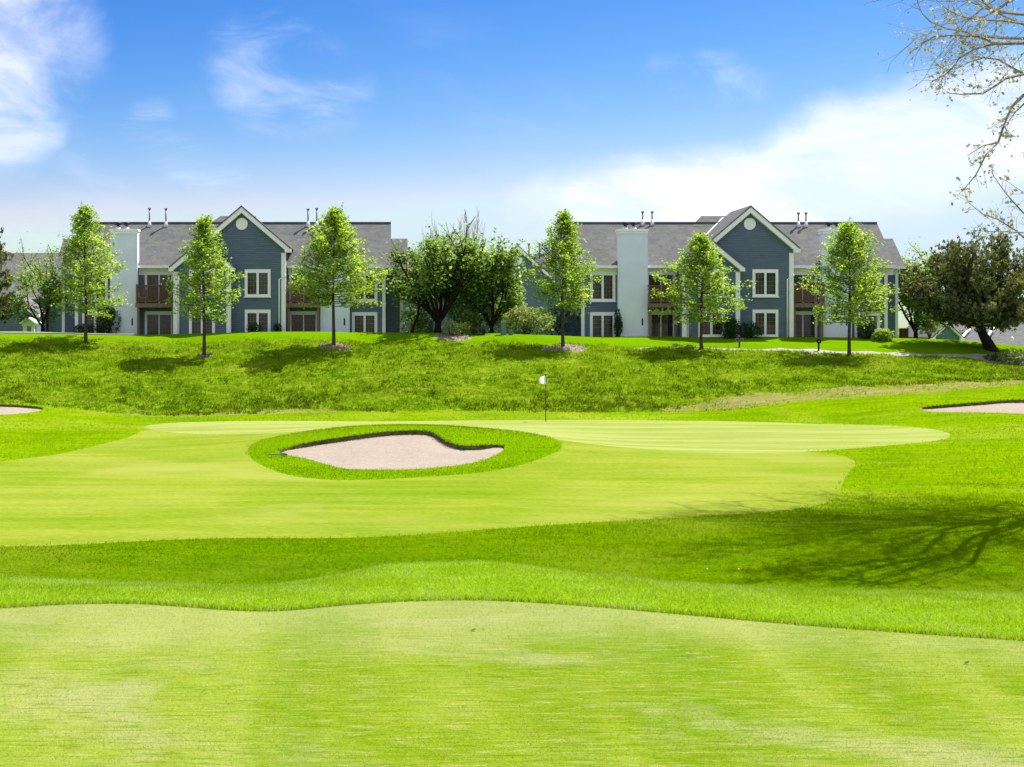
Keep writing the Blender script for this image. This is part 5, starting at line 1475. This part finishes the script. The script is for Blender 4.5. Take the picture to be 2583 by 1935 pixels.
# ------------------------------------------------------------------ signs and cabinets by the path
(sx_, sy_), = unproject([(1865, 876)], 82, 95); sz_ = tz(sx_, sy_)
sg_ = empty('path_sign', (sx_, sy_, sz_), 'low dark rectangular sign on a post beside the cart path', 'sign')
zt_ = py_z(854, sy_)
MB().box(sx_ - 0.045, sx_ + 0.045, sy_ - 0.04, sy_ + 0.04, sz_ - 0.1, zt_ - 0.02).build('post', M['signdark'], sg_)
MB().box(sx_ - 0.21, sx_ + 0.21, sy_ - 0.065, sy_ - 0.042, zt_ - 0.165, zt_).build('board', M['signdark'], sg_)
k = MB(); k.box(sx_ - 0.245, sx_ + 0.245, sy_ - 0.063, sy_ - 0.043, zt_ + 0.001, zt_ + 0.03).box(sx_ - 0.245, sx_ + 0.245, sy_ - 0.063, sy_ - 0.043, zt_ - 0.195, zt_ - 0.166)
k.box(sx_ - 0.245, sx_ - 0.211, sy_ - 0.063, sy_ - 0.043, zt_ - 0.165, zt_).box(sx_ + 0.211, sx_ + 0.245, sy_ - 0.063, sy_ - 0.043, zt_ - 0.165, zt_)
k.build('border', M['signpink'], sg_)
MB().box(sx_ - 0.15, sx_ + 0.15, sy_ - 0.072, sy_ - 0.066, zt_ - 0.10, zt_ - 0.07).build('print_line', M['signpink'], sg_)
(sx_, sy_), = unproject([(2065, 885)], 82, 95); sz_ = tz(sx_, sy_)
sg_ = empty('path_sign', (sx_, sy_, sz_), 'round dark brown sign on a post beside the cart path', 'sign')
zc_ = py_z(861, sy_)
MB().box(sx_ - 0.05, sx_ + 0.05, sy_ - 0.04, sy_ + 0.04, sz_ - 0.1, zc_).build('post', M['signdark'], sg_)
MB().prism([(sx_ + 0.16 * math.cos(t), zc_ + 0.16 * math.sin(t)) for t in np.linspace(0, 2 * math.pi, 29)[:-1]], sy_ - 0.075, sy_ - 0.041).build('disc', M['signdark'], sg_)
MB().prism([(sx_ + 0.065 * math.cos(t), zc_ + 0.05 * math.sin(t)) for t in np.linspace(0, 2 * math.pi, 17)[:-1]], sy_ - 0.082, sy_ - 0.076).build('emblem', M['signpink'], sg_)

def cabinet(px, py, y, w, h, label, mat, cap=True):
    x = px_x(px, y); z = tz(x, y); r = empty('utility_cabinet', (x, y, z), label, 'cabinet', 'utility cabinets on the lawn')
    MB().prism([(x - w / 2, z - 0.1), (x + w / 2, z - 0.1), (x + w / 2 * .92, z + h * .86), (x - w / 2 * .92, z + h * .86)], y - w * .4, y + w * .4).build('body', mat, r)
    MB().prism([(x - w / 2 * 1.06, z + h * .862), (x + w / 2 * 1.06, z + h * .862), (x + w / 2 * .8, z + h), (x - w / 2 * .8, z + h)], y - w * .43, y + w * .43).build('lid', M['signpink'] if cap else M['black'], r)
    MB().box(x - w * .3, x + w * .3, y - w * .4 - .012, y - w * .4 - .001, z + h * .15, z + h * .7).build('door', mat, r)
    return r
cabinet(1270, 848, 90.0, 0.36, 0.92, 'tall grey green utility pedestal with pale cap before the shrubs', M['utility'])
cabinet(1288, 846, 90.2, 0.28, 0.36, 'short utility box with pale lid beside the tall pedestal', M['utility'])
bn = px_x(1207, 90.3); bz = tz(bn, 90.3)
bench = empty('stone_bench', (bn, 90.3, bz), 'dark low stone bench on the lawn left of the utility pedestal', 'bench')
MB().box(bn - 0.46, bn + 0.46, 90.0, 90.5, bz + 0.34, bz + 0.44).build('seat', M['bark'], bench)
for sx in (-0.32, 0.32): MB().box(bn + sx - 0.09, bn + sx + 0.09, 90.05, 90.45, bz - 0.1, bz + 0.339).build('leg', M['dark'], bench)

# timber fence end by the right building
fx0, fx1 = px_x(2268, 98), px_x(2292, 98); fz = tz(fx0, 98.0)
fe = empty('timber_fence', ((fx0 + fx1) / 2, 98.0, fz), 'short reddish timber fence behind the right corner of the building', 'fence')
nb = 6
for i in range(nb):
    x = fx0 + (fx1 - fx0) * (i + .5) / nb
    MB().box(x - 0.05, x + 0.05, 98.0, 98.03, fz - 0.1, fz + 1.0 + 0.03 * math.sin(i * 3)).build('board', M['fence'], fe)
for zz_ in (0.25, 0.8): MB().box(fx0, fx1, 98.031, 98.07, fz + zz_, fz + zz_ + 0.08).build('rail', M['fence'], fe)

# ------------------------------------------------------------------ balcony furniture, left building
zd = py_z(766, 93.75)
def patio_chair(x, y, facing, label, cushion):
    c = empty('patio_chair', (x, y, zd), label, 'chair', 'patio chairs on the balcony')
    MB().box(x - 0.24, x + 0.24, y - 0.24, y + 0.24, zd + 0.40, zd + 0.45).build('seat', M['brown'] if not cushion else cushion, c)
    MB().slab([(x - facing * 0.24, y - 0.22, zd + 0.451), (x - facing * 0.24, y + 0.22, zd + 0.451), (x - facing * 0.40, y + 0.22, zd + 0.98), (x - facing * 0.40, y - 0.22, zd + 0.98)], 0.05).build('backrest', cushion or M['beam'], c)
    for a in (-.2, .2):
        for b in (-.2, .2): MB().box(x + a - .02, x + a + .02, y + b - .02, y + b + .02, zd + 0.001, zd + 0.40).build('leg', M['beam'], c)
    return c
patio_chair(px_x(362, 94.4), 94.4, 1, 'white cushioned chair at the left end of the balcony', M['white'])
patio_chair(px_x(425, 94.4), 94.4, -1, 'tan slatted chair at the right end of the balcony', None)
x = px_x(364, 94.75)
cu = empty('cushion', (x, 94.78, zd + 0.6), 'mauve cushion leaning beside the white balcony chair', 'cushion')
MB().slab([(x - 0.16, 94.74, zd + 0.6), (x + 0.16, 94.74, zd + 0.6), (x + 0.16, 94.84, zd + 0.98), (x - 0.16, 94.84, zd + 0.98)], 0.08).build('pad', M['mauve'], cu)
x = px_x(352.5, 93.9)
pot = empty('flower_pot', (x, 93.9, zd + 0.98), 'round orange terracotta pot at the left end of the balcony', 'pot')
MB().tube([(x, 93.95, zd + 0.92), (x, 93.95, zd + 1.0), (x, 93.95, zd + 1.09)], [0.06, 0.085, 0.09], 12).build('pot_body', M['terracotta'], pot, True)
MB().tube([(x, 93.95, zd + 1.085), (x, 93.95, zd + 1.115)], 0.10, 12).build('pot_rim', M['terracotta'], pot)
